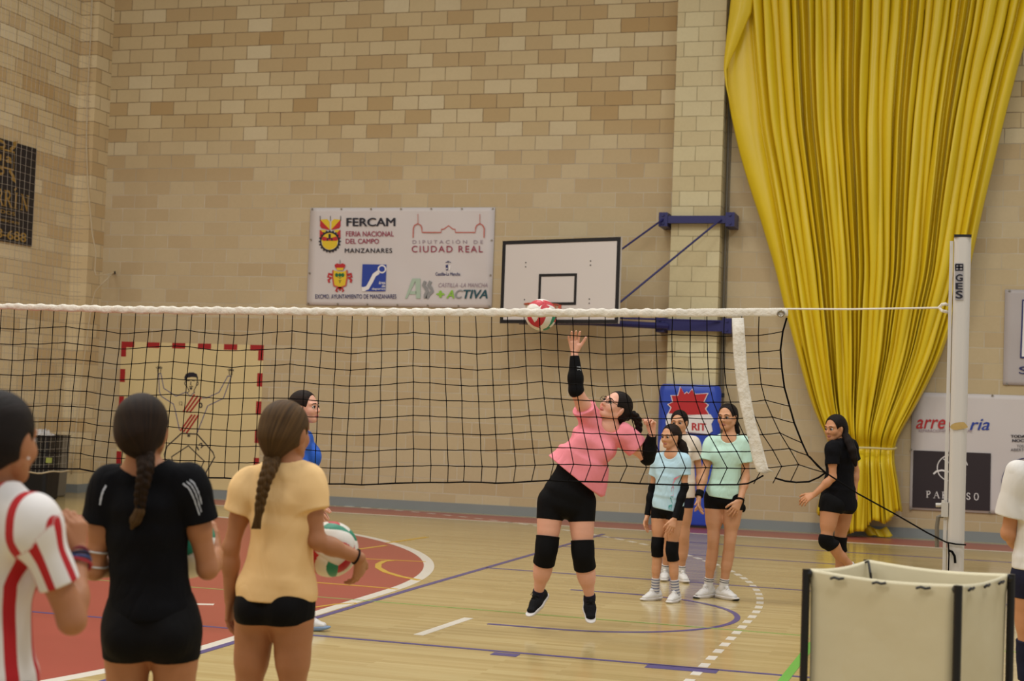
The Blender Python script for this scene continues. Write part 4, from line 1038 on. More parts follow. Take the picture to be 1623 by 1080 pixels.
def mesh_obj(name, vs, quads, m, parent, attrs=None):
    o0 = origin_of(parent); me = bpy.data.meshes.new(name); q = quads.astype(np.int32); n = q.shape[1]
    me.vertices.add(len(vs)); me.vertices.foreach_set('co', (vs-o0).astype(np.float32).ravel())
    me.loops.add(q.size); me.loops.foreach_set('vertex_index', q.ravel())
    me.polygons.add(len(q)); me.polygons.foreach_set('loop_start', np.arange(0, q.size, n, dtype=np.int32))
    me.polygons.foreach_set('loop_total', np.full(len(q), n, np.int32)); me.update(calc_edges=True); me.validate()
    for k_, a in (attrs or {}).items():
        at = me.attributes.new(k_, 'FLOAT_VECTOR', 'POINT'); at.data.foreach_set('vector', np.asarray(a, np.float32).ravel())
    return link(name, me, parent, [m] if not isinstance(m, (list, tuple)) else m, True)
def frame(f, u):
    f = nz(f); r_ = nz(np.cross(f, u)); u = np.cross(r_, f); return np.array([r_, f, u])   # rows right, forward, up

# ------------------------------------------------------------------ materials that follow the wearer
def attr_mat(name, col, rough, fn, bump=0., **kw):
    if name in _M: return _M[name]
    m = mat(name, col, rough, **kw); nt, N, MA, MIX, LK, B = nodes(m)
    a = N('ShaderNodeAttribute', attribute_name='wear'); sp = N('ShaderNodeSeparateXYZ'); LK(a.outputs['Vector'], sp.inputs[0])
    fn(N, MA, MIX, LK, B, sp); return m
def hair_mat(name, dark, light):
    def fn(N, MA, MIX, LK, B, sp):
        cb = N('ShaderNodeCombineXYZ'); LK(MA('MULTIPLY', sp.outputs[0], 26.), cb.inputs[0]); LK(MA('MULTIPLY', sp.outputs[1], 3.5), cb.inputs[1]); LK(MA('MULTIPLY', sp.outputs[2], 7.), cb.inputs[2])
        n = N('ShaderNodeTexNoise'); n.inputs['Scale'].default_value = 1; n.inputs['Detail'].default_value = 6; n.inputs['Roughness'].default_value = .7; LK(cb.outputs[0], n.inputs['Vector'])
        r_ = N('ShaderNodeMapRange'); LK(n.outputs['Fac'], r_.inputs[0]); r_.inputs[1].default_value = .3; r_.inputs[2].default_value = .72
        LK(MIX(r_.outputs[0], lin(dark), lin(light)), B.inputs['Base Color'])
        bp = N('ShaderNodeBump'); bp.inputs['Strength'].default_value = .8; bp.inputs['Distance'].default_value = .006
        LK(n.outputs['Fac'], bp.inputs['Height']); LK(bp.outputs[0], B.inputs['Normal'])
    return attr_mat(name, dark, .55, fn, spec=.13)
def cloth(name, h, rough=.85, bump=.25, bscale=18, var=.04):
    if name in _M: return _M[name]
    m = mat(name, h, rough, var, 6, spec=.14); nt, N, MA, MIX, LK, B = nodes(m); tc = N('ShaderNodeTexCoord')
    mp = N('ShaderNodeMapping'); mp.inputs['Scale'].default_value = (1, 1, .45); mp.inputs['Rotation'].default_value = (.3, .5, 0); LK(tc.outputs['Object'], mp.inputs[0])
    n1 = N('ShaderNodeTexNoise'); n1.inputs['Scale'].default_value = bscale; n1.inputs['Detail'].default_value = 2; n1.inputs['Distortion'].default_value = 1.2; LK(mp.outputs[0], n1.inputs['Vector'])
    n2 = N('ShaderNodeTexNoise'); n2.inputs['Scale'].default_value = bscale*.45; n2.inputs['Detail'].default_value = 1; n2.inputs['Distortion'].default_value = 2.; LK(mp.outputs[0], n2.inputs['Vector'])
    bp = N('ShaderNodeBump'); bp.inputs['Strength'].default_value = min(1, bump*1.25); bp.inputs['Distance'].default_value = .03
    LK(MA('ADD', MA('MULTIPLY', n1.outputs['Fac'], .4), MA('ABSOLUTE', MA('SUBTRACT', n2.outputs['Fac'], .5))), bp.inputs['Height']); LK(bp.outputs[0], B.inputs['Normal'])
    return m
def skin_mat(name, h): return mat(name, h, .5, .05, 22, .05, 160, spec=.35, sss=.06)

# ------------------------------------------------------------------ one person
def hand_prims(g, W_, d, n, thumb, s, curl=(.25, .3, .2), spread=.10, tcurl=.3, tang=.75, lens=1.):
    """palm, four fingers of unequal length and a thumb leaving the side of the palm. d: along the hand, n: the way the palm faces, thumb: side of the thumb"""
    d, n = nz(d), nz(n); n = nz(n-d*(n@d)); t = nz(np.cross(d, n)); t = t if t@thumb > 0 else -t
    K = W_+d*.082*s
    g.add(ec(W_+d*.012*s, K-d*.006*s, t, (.026*s, .017*s), (.038*s, .0135*s), .7), .012)
    g.add(rc(W_+d*.02*s+t*.020*s+n*.006*s, W_+d*.05*s+t*.03*s+n*.009*s, .016*s, .013*s), .012)
    base = [(.029, .066, .0092, 0.), (.0095, .074, .0095, .004), (-.0105, .068, .0092, .001), (-.0295, .053, .0082, -.007)]
    for i, (off, ln, r_, fw_) in enumerate(base):
        p = W_+d*(.080+fw_)*s+t*off*s; a = 0.; dir0 = nz(d+t*spread*(off/.03))
        cs = curl[i] if hasattr(curl[0], '__len__') else curl
        for j, (q, c_) in enumerate(zip((.45, .31, .24), cs)):
            a += c_; dv = dir0*cos(a)+n*sin(a); p2 = p+dv*ln*q*1.12*s*lens; g.add(rc(p, p2, r_*s*(1-.08*j), r_*s*(.92-.1*j)), .004); p = p2
    p = W_+d*.028*s+t*.026*s+n*.004*s; dv = nz(d*cos(tang)+t*sin(tang)); a = 0.
    for j, (ln, c_) in enumerate(((.040, .0), (.032, tcurl), (.024, tcurl))):
        a += c_; d2 = nz(dv*cos(a)+(n*.75-t*.5)*sin(a)); p2 = p+d2*ln*s; g.add(rc(p, p2, (.0125, .0105, .0098)[j]*s, (.0108, .0098, .0085)[j]*s), .008 if j == 0 else .004); p = p2
def head_prims(g, H, R, s, chin=1.):
    L = lambda x, y, z: H+(x*R[0]+y*R[1]+z*R[2])*s
    E = lambda x, y, z, a, b, c: el(L(x, y, z), R, (a*s, b*s, c*s))
    g.add(E(0, -.012, .026, .073, .092, .083), .02); g.add(E(0, .022, -.028, .060, .066, .078), .03)
    g.add(E(0, .058, -.088*chin, .026, .024, .019), .025)
    for sx in (-1, 1):
        g.add(rc(L(sx*.055, .0, -.052), L(sx*.02, .056, -.088*chin), .016*s, .014*s), .025)
        g.add(E(sx*.036, .058, -.032, .024, .022, .024), .02)
        g.add(rc(L(sx*.044, .068, .017), L(sx*.014, .081, .013), .010*s, .011*s), .015)
    for sx in (-1, 1): g.sub(el(L(sx*.031, .097, -.006), R, (.019*s, .016*s, .0115*s)), .012)
    g2 = Grp(.006)
    g2.add(rc(L(0, .080, .006), L(0, .100, -.030), .0075*s, .0105*s), .008); g2.add(E(0, .099, -.034, .0135, .010, .0085), .006)
    for sx in (-1, 1): g2.add(E(sx*.0125, .090, -.036, .0075, .0095, .007), .006)
    g2.add(E(0, .082, -.052, .012, .009, .014), .012)
    for sx in (-1, 1):
        g2.add(el(L(sx*.074, -.004, -.012), frame(R[1]+R[0]*sx*.35, R[2]-R[1]*.15), (.0075*s, .0185*s, .031*s)), .006)
    return g2
def lips_obj(H, R, s, m, parent, par=.0):
    L = lambda x, y, z: H+(x*R[0]+y*R[1]+z*R[2])*s
    g = Grp(.004); 
    for sx in (-1, 1): g.add(rc(L(0, .0895, -.0610), L(sx*.0185, .0825, -.0672), .0048*s, .0022*s)); g.add(rc(L(sx*.004, .0885, -.069-par), L(sx*.017, .082, -.0678-par*.3), .0056*s, .002*s))
    return mesh_obj('lips', *skin([g], .0022*s), m, parent)
def eyes_obj(H, R, s, gaze, parent, white, iris, pupil, lash):
    L = lambda x, y, z: H+(x*R[0]+y*R[1]+z*R[2])*s
    for sx in (-1, 1):
        k = MB(); c = L(sx*.031, .0775, -.006); r_ = .0122*s; gz_ = nz(R[1]+gaze[0]*R[0]+gaze[1]*R[2]); B3 = frame(gz_, R[2]); nu, nv = 20, 14
        vs = [c+B3[1]*r_]; fs = []; mi = []
        for j in range(1, nv):
            th = pi*j/nv*.9
            for i in range(nu): ph = 2*pi*i/nu; vs.append(c+r_*(B3[1]*cos(th)+(B3[0]*cos(ph)+B3[2]*sin(ph))*sin(th)))
        for i in range(nu): fs.append((0, 1+i, 1+(i+1) % nu)); mi.append(2)
        for j in range(nv-2):
            for i in range(nu): fs.append((1+j*nu+i, 1+(j+1)*nu+i, 1+(j+1)*nu+(i+1) % nu, 1+j*nu+(i+1) % nu)); mi.append(2 if j < 1 else 1 if j < 3 else 0)
        for f_, m_ in zip(fs, mi): k.f.append(f_); k.m.append(m_)
        k.v = [tuple(p) for p in vs]; e = k.build('eye', [white, iris, pupil], parent, True)
        k = MB(); arc = []
        for t in np.linspace(-1, 1, 9): arc.append(L(sx*(.031+.0155*t), .0895-.0045*abs(t)**2-.006*(t > 0)*t, -.006+.0072*(1-t*t)))
        k.tube(arc, [.0012*s]+[.0021*s]*7+[.0012*s], 5)
        arc = []
        for t in np.linspace(-1, 1, 7): arc.append(L(sx*(.031+.0145*t), .0880-.0045*abs(t)**2-.006*(t > 0)*t, -.006-.0056*(1-t*t)))
        k.tube(arc, .0008*s, 4); k.build('eyelid_line', lash, e)
        k = MB(); k.tube([L(sx*.013, .0935, .0145), L(sx*.022, .0935, .019), L(sx*.034, .089, .0205), L(sx*.048, .077, .014)], [.0022*s, .0032*s, .0028*s, .0012*s], 6); k.build('eyebrow', lash, parent, True)
def hair_attr(vs, R, T, ax, s):
    """strand coordinates: angle around the tie, distance from it"""
    v = (vs-T)/s; ax = nz(ax); b1 = nz(np.cross(ax, R[0]+.01)); b2 = np.cross(ax, b1); an = np.arctan2(v@b1, v@b2); h = v@ax
    return np.stack([np.sin(an)*1.0+an*.0, h, np.cos(an)], 1)
def hair_cap(H, R, s, T, m, parent, full=1., line=.0, nape=.02, side=0.):
    """hair drawn back over the skull to the tie T"""
    L = lambda x, y, z: H+(x*R[0]+y*R[1]+z*R[2])*s
    g = Grp(.02)
    g.add(el(L(0, -.017, .026), R, (.081*s*full, .100*s*full, .091*s*full)))
    g.add(el(L(0, -.055, -.02), R, (.064*s*full, .055*s*full, .062*s*full)), .03)
    g.add(rc(L(0, -.085, -.02+nape), T, .045*s*full, .024*s), .04)
    for sx in (-1, 1): g.add(el(L(sx*.058, -.02, -.005), R, (.022*s, .045*s, .045*s)), .02)
    g.sub(el(L(0, .122, -.013+line), R, ((.094-side)*s, .098*s, .114*s)), .006)
    for sx in (-1, 1): g.sub(el(L(sx*.088, .012, -.022), R, (.034*s, .036*s, .038*s)), .008)
    g.sub(el(L(0, .06, -.13), R, (.075*s, .085*s, .07*s)), .01)
    vs, q = skin([g], .0045*min(s, 1.05)); return mesh_obj('hair', vs, q, m, parent, {'wear': hair_attr(vs, R, T, H-T, s)})
def tail_hair(pts, rad, m, parent, s, name='ponytail', h=.0045):
    g = Grp(.012)
    for i in range(len(pts)-1): g.add(rc(pts[i], pts[i+1], rad[i], rad[i+1]))
    vs, q = skin([g], h); P = np.array(pts); ax = nz(P[-1]-P[0]); t = (vs-P[0])@ax
    acc = np.array([(p-P[0])@ax for p in P]); o_ = np.argsort(acc); ctr = np.stack([np.interp(t, acc[o_], P[o_, i]) for i in range(3)], 1); v = vs-ctr
    b1 = nz(np.cross(ax, V(.3, 1, .2))); b2 = np.cross(ax, b1); an = np.arctan2(v@b1, v@b2)
    return mesh_obj(name, vs, q, m, parent, {'wear': np.stack([np.sin(an), t*1.3/s, np.cos(an)], 1)})
def braid(pts, w, r_, m, parent, s, turns, end=3, name='braid', h=.004, side=None):
    """three strands plaited along a curve; w: swing, r_: strand radius (start, end)"""
    P = np.array(pts); acc = np.concatenate([[0], np.cumsum(np.linalg.norm(np.diff(P, axis=0), axis=1))]); Lg = acc[-1]
    at = lambda u: np.array([np.interp(u*Lg, acc, P[:, i]) for i in range(3)])
    sd0 = nz(side if side is not None else RT); g = Grp(.0015); n = int(turns*16)
    for st_ in range(3):
        prev = None
        for i in range(n+1):
            u = i/n; c = at(u); tg = nz(at(min(1, u+.02))-at(max(0, u-.02))); sd = nz(sd0-tg*(sd0@tg)); up = np.cross(tg, sd)
            ph = 2*pi*(u*turns+st_/3); sc_ = (1-.45*u); p = c+sd*w*sc_*sin(ph)+up*w*.55*sc_*sin(2*ph); rr = (r_[0]+(r_[1]-r_[0])*u)
            if prev is not None: g.add(rc(prev[0], p, prev[1], rr))
            prev = (p, rr)
    e0 = at(1); tg = nz(at(1)-at(.93))
    tie = MB(); tie.tube([e0-tg*.006, e0+tg*.006], r_[1]*1.5, 12)
    for i in range(end): g.add(rc(e0, e0+tg*.07*s+sd0*(.014*(i-(end-1)/2))*s, r_[1]*1.05, .004), .012)
    vs, q = skin([g], h); t = (vs-P[0])@nz(P[-1]-P[0])
    return mesh_obj(name, vs, q, m, parent, {'wear': np.stack([(vs@sd0)*9, t*2.5, (vs@V(.2, .9, .3))*9], 1)})
def shoe(A, toe, up, s, parent, m_up, m_sole, m_lace, name='shoe', ln=1., h=.004, tongue=None):
    fd = nz(toe); ud = nz(up-fd*(np.asarray(up)@fd)); rd = np.cross(fd, ud); k = s*ln
    P = lambda x, y, z: A+(rd*x+fd*y)*k+ud*(z*s)      # ankle joint at z=.085 above the ground
    R = np.array([rd, fd, ud]); z0 = -.085
    e = empty_at(name, P(0, .02, z0), parent)
    g = Grp(.02)
    g.add(rc(P(0, -.045, z0+.028), P(0, .05, z0+.026), .040*k, .044*k)); g.add(rc(P(0, .05, z0+.026), P(0, .145, z0+.022), .046*k, .036*k)); g.cut(P(0, 0, z0), -ud, .006); g.cut(P(0, 0, z0+.030), ud, .006)
    g.cut(P(0, .135, z0+.004), nz(-ud+fd*.28), .01)
    mesh_obj('sole', *skin([g], h), m_sole, e)
    g = Grp(.03)
    g.add(ec(P(0, -.042, z0+.04), P(0, .06, z0+.045), rd, (.036*k, .034*s), (.038*k, .036*s), 1.)); g.add(ec(P(0, .05, z0+.043), P(0, .130, z0+.036), rd, (.038*k, .032*s), (.033*k, .02*s), 1.))
    g.add(ec(P(0, -.022, z0+.05), P(0, -.008, z0+.103), rd, (.035*k, .052*k), (.034*k, .046*k), .5), .02)
    g.add(rc(P(0, .03, z0+.09), P(0, .045, z0+.098), .02*k, .016*k), .02); g.cut(P(0, 0, z0+.022), -ud, .004); g.cut(P(0, -.01, z0+.105), nz(ud+fd*-.25), .006)
    mesh_obj('upper', *skin([g], h), m_up, e)
    kx = MB()
    for i in range(5):
        y = .038+.017*i; z = z0+.098-.0085*i-.001*i*i
        kx.tube([P(-.027, y-.004, z-.010), P(-.011, y+.002, z+.004), P(.013, y+.004, z+.004), P(.027, y+.001, z-.010)], .003*s, 5)
    for sx in (-1, 1): kx.tube([P(0, .034, z0+.106), P(sx*.02, .03, z0+.115), P(sx*.035, .04, z0+.10), P(sx*.012, .042, z0+.103)], .0024*s, 5); 
    kx.build('laces', m_lace, e); return e
def empty_at(name, loc, parent):
    o = bpy.data.objects.new(name, None); o.empty_display_size = .05; COL.objects.link(o); o.parent = parent; o.location = tuple(np.asarray(loc)-origin_of(parent)); return o
WV = lambda amp, f=1.: (lambda P: amp*(np.sin(P[:, 0]*23*f+P[:, 2]*31*f+2*np.sin(P[:, 2]*9*f))*.5+np.sin(P[:, 1]*29*f-P[:, 2]*17*f+P[:, 0]*13*f)*.5))
class Fig: pass
def person(label, J, o):
    """J: joints in the hall. o: build, clothes, hair"""
    F = Fig(); s = o.get('s', 1.); gth = o.get('g', 1.); res = o.get('res', .005)
    mid = (J['HL']+J['HR'])/2; N_ = J['N']; up = nz(N_-mid)
    base = np.array([mid[0], mid[1], o.get('z0', 0.)])
    root = empty('person', base, label, 'person', o.get('group'))
    sh_r = nz(J['SR']-J['SL']); hp_r = nz(J['HR']-J['HL'])
    def st(t):  # place on the spine, with its side direction
        b = o.get('bend', V(0, 0, 0)); p = mid+(N_-mid)*t+np.asarray(b)*sin(pi*min(max(t, 0), 1)); r_ = nz(hp_r*(1-t)+sh_r*t); return p, r_
    spn = o.get('spine', [(-.02, .140, .102), (.12, .138, .098), (.38, .110, .082), (.60, .115, .088), (.78, .124, .090), (.93, .100, .060)])
    def torso(g, ease=0., easeb=None, rng=(0, 9), k=.018):
        L_ = [(t, x*s*gth, y*s*gth) for t, x, y in spn]
        for (t0, x0, y0), (t1, x1, y1) in zip(L_[:-1], L_[1:]):
            if t1 < rng[0] or t0 > rng[1]: continue
            p0, r0_ = st(t0); p1, r1_ = st(t1); g.add(ec(p0, p1, r0_+r1_, (x0+ease, y0+ease), (x1+ease, y1+ease), .8), k)
        if o.get('bust', 1):
            bs = o.get('bust', 1.)
            for sx in (-1, 1):
                p, r_ = st(.70); f_ = np.cross(up, r_); g.add(el(p+r_*sx*.062*s*gth+f_*(.060+.022*bs)*s*gth, frame(f_, up), ((.052+ease)*s, (.040*bs+ease)*s, (.052+ease)*s)), .04)
    def shoulders(g, e=0.):
        tr = N_+(J['head']-N_)*.12
        for sd in 'LR':
            S_ = J['S'+sd]; g.add(rc(tr-up*.02*s, S_+up*.006*s, .046*s+e, .040*s*gth**.5+e), .05); g.add(el(S_-up*.01*s, frame(np.cross(up, sh_r), up), ((.046*gth**.5)*s+e, (.047*gth**.5)*s+e, .05*s+e)), .04)
    def hips(g, e=0., down=.0):
        for sd, sx in (('L', -1), ('R', 1)):
            Hj = J['H'+sd]; f_ = np.cross(up, hp_r); kd = nz(J['K'+sd]-Hj)
            g.add(el(Hj-f_*.045*s+hp_r*sx*(-.012)*s-up*.01*s, frame(f_, up), ((.070*gth+e)*s, (.072*gth+e)*s, (.080*gth+e)*s)), .03)
            lt = o.get('thigh', 1.)*gth; g.add(rc(Hj+up*.01*s+hp_r*sx*.004, Hj+kd*.30*np.linalg.norm(J['K'+sd]-Hj), .082*s*lt+e, .075*s*lt+e), .022)
    lt, ct, at = o.get('thigh', 1.)*gth, o.get('calf', 1.)*gth**.8, o.get('arm', 1.)*gth**.8
    def leg(g, sd, e=0., part=(0, 1)):
        Hj, K, A = J['H'+sd], J['K'+sd], J['A'+sd]; kd = K-Hj; ad = A-K; f_ = np.cross(up, hp_r); f_ = J.get('kf'+sd, f_)
        g.add(rc(Hj+kd*.15, Hj+kd*.55, .084*s*lt+e, .067*s*lt+e), .03); g.add(rc(Hj+kd*.5, K-nz(kd)*.03*s, .069*s*lt+e, .051*s*ct+e), .03)
        g.add(rc(K-nz(kd)*.04*s, K+nz(ad)*.04*s, .050*s*ct+e, .046*s*ct+e), .02); g.add(el(K+f_*.014*s, frame(f_, -ad), (.036*s+e, .036*s+e, .042*s+e)), .02)
        g.add(rc(K+ad*.05, K+ad*.55, .047*s*ct+e, .044*s*ct+e), .02); g.add(rc(K+ad*.5, A, .043*s*ct+e, .030*s+e), .02); g.add(el(K+ad*.30-f_*.020*s, frame(f_, -ad), (.046*s*ct+e, .042*s*ct+e, .10*s)), .03)
    def arm(g, sd, e=0.):
        S_, E_, W_ = J['S'+sd], J['E'+sd], J['W'+sd]
        g.add(rc(S_, S_+(E_-S_)*.5, .044*s*at+e, .039*s*at+e), .03); g.add(rc(S_+(E_-S_)*.45, E_, .039*s*at+e, .034*s*at+e), .02)
        g.add(rc(E_, E_+(W_-E_)*.35, .034*s*at+e, .036*s*at+e), .02); g.add(rc(E_+(W_-E_)*.3, W_, .036*s*at+e, .0235*s+e), .02)
    # ---- body
    b = Grp(.025); torso(b); shoulders(b); hips(b)
    for sd in 'LR':
        leg(b, sd); arm(b, sd)
        A = J['A'+sd]; td = nz(J['T'+sd]); ud = J.get('U'+sd, V(0, 0, 1)); ud = ud-td*(ud@td); b.add(rc(A, A+td*.07*s-nz(ud)*.05*s, .028*s, .022*s), .02)
    R = frame(J['hf'], J['hu']); H = J['head']; hs = o.get('hs', 1.)
    nk = H+(-.018*R[1]-.045*R[2])*hs; b.add(rc(N_-up*.02*s, nk, .052*s*o.get('neck', 1.), .049*s*o.get('neck', 1.)), .03)
    hg = Grp(.02); g2 = head_prims(hg, H, R, hs, o.get('chin', 1.))
    hands = []
    for sd in 'LR':
        h_ = o.get('hand'+sd)
        if h_ is None: h_ = {}
        W_, E_ = J['W'+sd], J['E'+sd]; d = nz(h_.get('d', W_-E_)); n = h_.get('n', -sh_r if sd == 'R' else sh_r)
        th = np.cross(d, n)*(1 if sd == 'R' else -1); hd_ = Grp(.01); hand_prims(hd_, W_, d, n, h_.get('thumb', th), s*h_.get('s', 1.), h_.get('curl', (.25, .3, .2)), h_.get('spread', .08), h_.get('tcurl', .3), h_.get('tang', .6))
        hands.append(hd_)
    vs, q = skin([b, hg, g2]+hands, res, .008); body = mesh_obj('body', vs, q, o['skin'], root)
    if o.get('face', 1):
        lips_obj(H, R, hs, o['lips'], root, o.get('par', 0.)); eyes_obj(H, R, hs, o.get('gaze', (0, 0)), root, M_EYE, M_IRIS, M_PUP, M_LASH)
    # ---- shirt
    c = o.get('shirt')
    if c:
        e = c.get('ease', .014); g = Grp(.05); torso(g, e, rng=(c.get('t0', .1), 9)); shoulders(g, e*.8)
        hem = c['hem']      # list of (t, side, depth) below the chest
        for (t0, x0, y0), (t1, x1, y1) in zip(hem[:-1], hem[1:]):
            p0, r0_ = st(t0); p1, r1_ = st(t1); o0 = c.get('shift', V(0, 0, 0))
            g.add(ec(p0+o0*(t0 < .3), p1+o0*(t1 < .3), r0_+r1_, (x0, y0), (x1, y1), .3), .02)
        th = c.get('tcut', hem[0][0]); p0, _ = st(th); g.cut(p0, c.get('hn', -up), .006)
        g.waves = WV(c.get('wave', .004), c.get('wf', 1.)); gs = [g]
        for sd in 'LR':
            S_, E_ = J['S'+sd], J['E'+sd]; f = c.get('sl'+sd, c.get('sl', .5)); a = nz(E_-S_); ln = np.linalg.norm(E_-S_); sw = c.get('sw', (.056, .060))
            gg = Grp(.03); gg.add(rc(S_-a*.03*s+up*.004, S_+a*(ln*f+.05), sw[0]*s, sw[1]*s)); gg.cut(S_+a*ln*f, c.get('sn'+sd, a), .004); gg.waves = WV(c.get('wave', .004)*.8, 1.4); gs.append(gg)
        nr = c.get('neck', .062); nd = c.get('nd', 0.); f_ = np.cross(up, sh_r)
        sb = [(rc(N_-up*.005*s+f_*.03*s*nd, N_+(nk-N_)*1.0+f_*.02*s, nr*s, nr*s*1.15), .006)]
        if nd: sb.append((el(N_+f_*.05*s+up*.012*s, frame(f_, up), (.064*s, .085*s, .05*s*(.6+nd))), .01))
        vs, q = skin(gs, c.get('res', res), .025, sb)
        gi = near_group(vs, gs); rel = vs-mid; f3 = np.cross(up, sh_r); ht = np.clip(((rel@up)/np.linalg.norm(N_-mid)-.62)/.22, 0, 1); W3 = np.stack([np.arctan2(rel@sh_r, -(rel@f3))*.14*(1-ht)+(rel@sh_r)*ht, (rel@up), np.zeros(len(vs))], 1)
        for gi_, sd in ((1, 'L'), (2, 'R')):
            S_, E_ = J['S'+sd], J['E'+sd]; a = nz(E_-S_); m_ = (gs[gi_].p[0][0][0](vs) < .014) & ((vs-S_)@a > -.012); v = vs[m_]-S_; u_ = nz(up-a*(up@a)); w_ = np.cross(a, u_); W3[m_] = np.stack([np.arctan2(v@w_, v@u_), v@a, np.full(m_.sum(), 1. if sd == 'R' else -1.)], 1)
        F.shirt = mesh_obj(c.get('name', 't_shirt'), vs, q, c['m'], root, {'wear': W3})
        # rolled edges: collar
    c = o.get('shorts')
    if c:
        e = c.get('ease', .007); g = Grp(.02); torso(g, e, rng=(-9, c.get('top', .25))); hips(g, e)
        p0, _ = st(c.get('top', .25)); g.cut(p0, up); gs = [g]
        for sd in 'LR':
            Hj, K = J['H'+sd], J['K'+sd]; kd = nz(K-Hj); L_ = np.linalg.norm(K-Hj); f = c.get('len', .35); gg = Grp(.03)
            gg.add(rc(Hj+kd*.02, Hj+kd*L_*.5, .082*s*lt+e, .071*s*lt+e)); gg.cut(Hj+kd*L_*f, kd+c.get('flare', 0)*hp_r*(1 if sd == 'R' else -1), .004); gs.append(gg)
            g.cut(Hj+kd*L_*f, nz(kd), .004)
        vs, q = skin(gs, res, .012); mesh_obj('shorts', vs, q, c['m'], root)
    def band(nm, a, b_, ra, rb, f0, f1, m, fl=.0):
        ax = b_-a; g = Grp(.01); p0, p1 = a+ax*f0, a+ax*f1; g.add(rc(p0-nz(ax)*.02, p1+nz(ax)*.02, ra, rb)); g.cut(p0, -ax, .003); g.cut(p1, ax, .003); return mesh_obj(nm, *skin([g], .0045), m, root)
    for sd in 'LR':
        Hj, K, A = J['H'+sd], J['K'+sd], J['A'+sd]; f_ = J.get('kf'+sd, np.cross(up, hp_r))
        if o.get('pads') and sd in o.get('padsides', 'LR'):
            g = Grp(.02); e = .010; kd, ad = nz(K-Hj), nz(A-K); a0, a1 = o.get('padlen', (.10, .10))
            leg(g, sd, e); g.add(el(K+f_*.020*s, frame(f_, -ad), (.048*s*ct, .042*s*ct, .075*s)), .02)
            g.cut(K-kd*a0*s, -kd, .004); g.cut(K+ad*a1*s, ad, .004); mesh_obj('knee_pad', *skin([g], res), o['pads'], root)
        if o.get('socks'):
            g = Grp(.02); ad = nz(A-K); leg(g, sd, .006); g.add(rc(A, A-nz(J.get('U'+sd, V(0, 0, 1)))*.03*s, .035*s, .034*s)); tp = A-ad*o.get('sock', .09)*s; g.cut(tp, -ad, .004); vs, q = skin([g], .004)
            W3 = np.stack([(vs-A)@-ad, np.zeros(len(vs)), np.zeros(len(vs))], 1); mesh_obj('sock', vs, q, o['socks'], root, {'wear': W3})
        if o.get('shoes'): shoe(A, J['T'+sd], J.get('U'+sd, V(0, 0, 1)), s, root, *o['shoes'], ln=o.get('shoe', 1.))
        if o.get('sleeve') and sd in o.get('sleeves', 'LR'):
            E_, W_ = J['E'+sd], J['W'+sd]; S_ = J['S'+sd]; a0, a1 = o.get('sleevef', (-.06, .97)); ad = W_-E_; e = .006
            g = Grp(.02); g.add(rc(E_, E_+ad*.35, .034*s*at+e, .036*s*at+e)); g.add(rc(E_+ad*.3, W_, .036*s*at+e, .0235*s+e)); g.cut(E_+ad*a1, nz(ad), .003)
            g3 = Grp(.02); ud_ = (S_-E_); g3.add(rc(E_, E_+ud_*(-a0+.1), .034*s*at+e, .0355*s*at+e)); g3.cut(E_+ud_*(-a0), nz(ud_), .003)
            mesh_obj('arm_sleeve', *skin([g, g3], .004, .02), o['sleeve'], root)
    F.root = root; F.R = R; F.H = H; F.st = st; F.up = up; F.sr = sh_r; F.mid = mid; F.hs = hs; F.band = band; F.body = body; F.s = s
    return F
# ================================================================== PEOPLE
M_EYE = mat('eye_white', 'DDD6D0', .3); M_IRIS = mat('brown_iris', '3A241A', .25); M_PUP = mat('pupil', '0A0808', .2); M_LASH = mat('dark_lash', '1E1512', .7)
SK_F, SK_M, SK_T, SK_D = skin_mat('fair_skin', 'DDA58C'), skin_mat('light_tan_skin', 'C8936F'), skin_mat('tan_skin', 'BE8660'), skin_mat('brown_tan_skin', 'A8724F')
LIP_F, LIP_T = mat('pink_lips', 'BE6E66', .4), mat('tan_lips', 'A4645A', .4)
STRIPE_W = cloth('pale_grey_stripe', 'B4B8C2', .8, .1)
HAIR_K, HAIR_D, HAIR_B, HAIR_L = hair_mat('black_brown_hair', '0E0A09', '241A16'), hair_mat('dark_brown_hair', '120C09', '30211A'), hair_mat('brown_hair', '120B07', '332215'), hair_mat('light_brown_hair', '2A1D10', '6C5030')
BLACK = cloth('black_stretch_fabric', '0A090B', .75, .12); BLACK2 = cloth('black_cotton', '0B0A0E', .85, .3, 14); NAVY = cloth('navy_fabric', '1D1E30', .8, .2)
WHITE_SH, SOLE_W = mat('white_shoe_leather', 'D9D6D2', .5, .05, 20, .2, 60), mat('white_sole_rubber', 'D5D0CC', .6)
BLK_SH = cloth('black_shoe_mesh', '17171A', .8, .3, 120); LACE_W, LACE_K = mat('white_lace', 'C4BEB6', .8), mat('black_lace', '151518', .8)
def JJ(Z0, ground='', gs=1., **k):
    out = {}
    for n, v in k.items(): out[n] = np.asarray(v, float) if n in ('hf', 'hu', 'TL', 'TR', 'UL', 'UR', 'kfL', 'kfR') else D(v[0], v[1], Z0+(v[2] if len(v) > 2 else 0))
    for sd in ground: out['A'+sd][2] = .085*gs
    out.setdefault('hu', UP); return out
r_, u_, w_ = RT, V(0, 0, 1), FW       # picture right, up, away from the lens
Wv = lambda a, b, c: nz(r_*a+u_*b+w_*c)

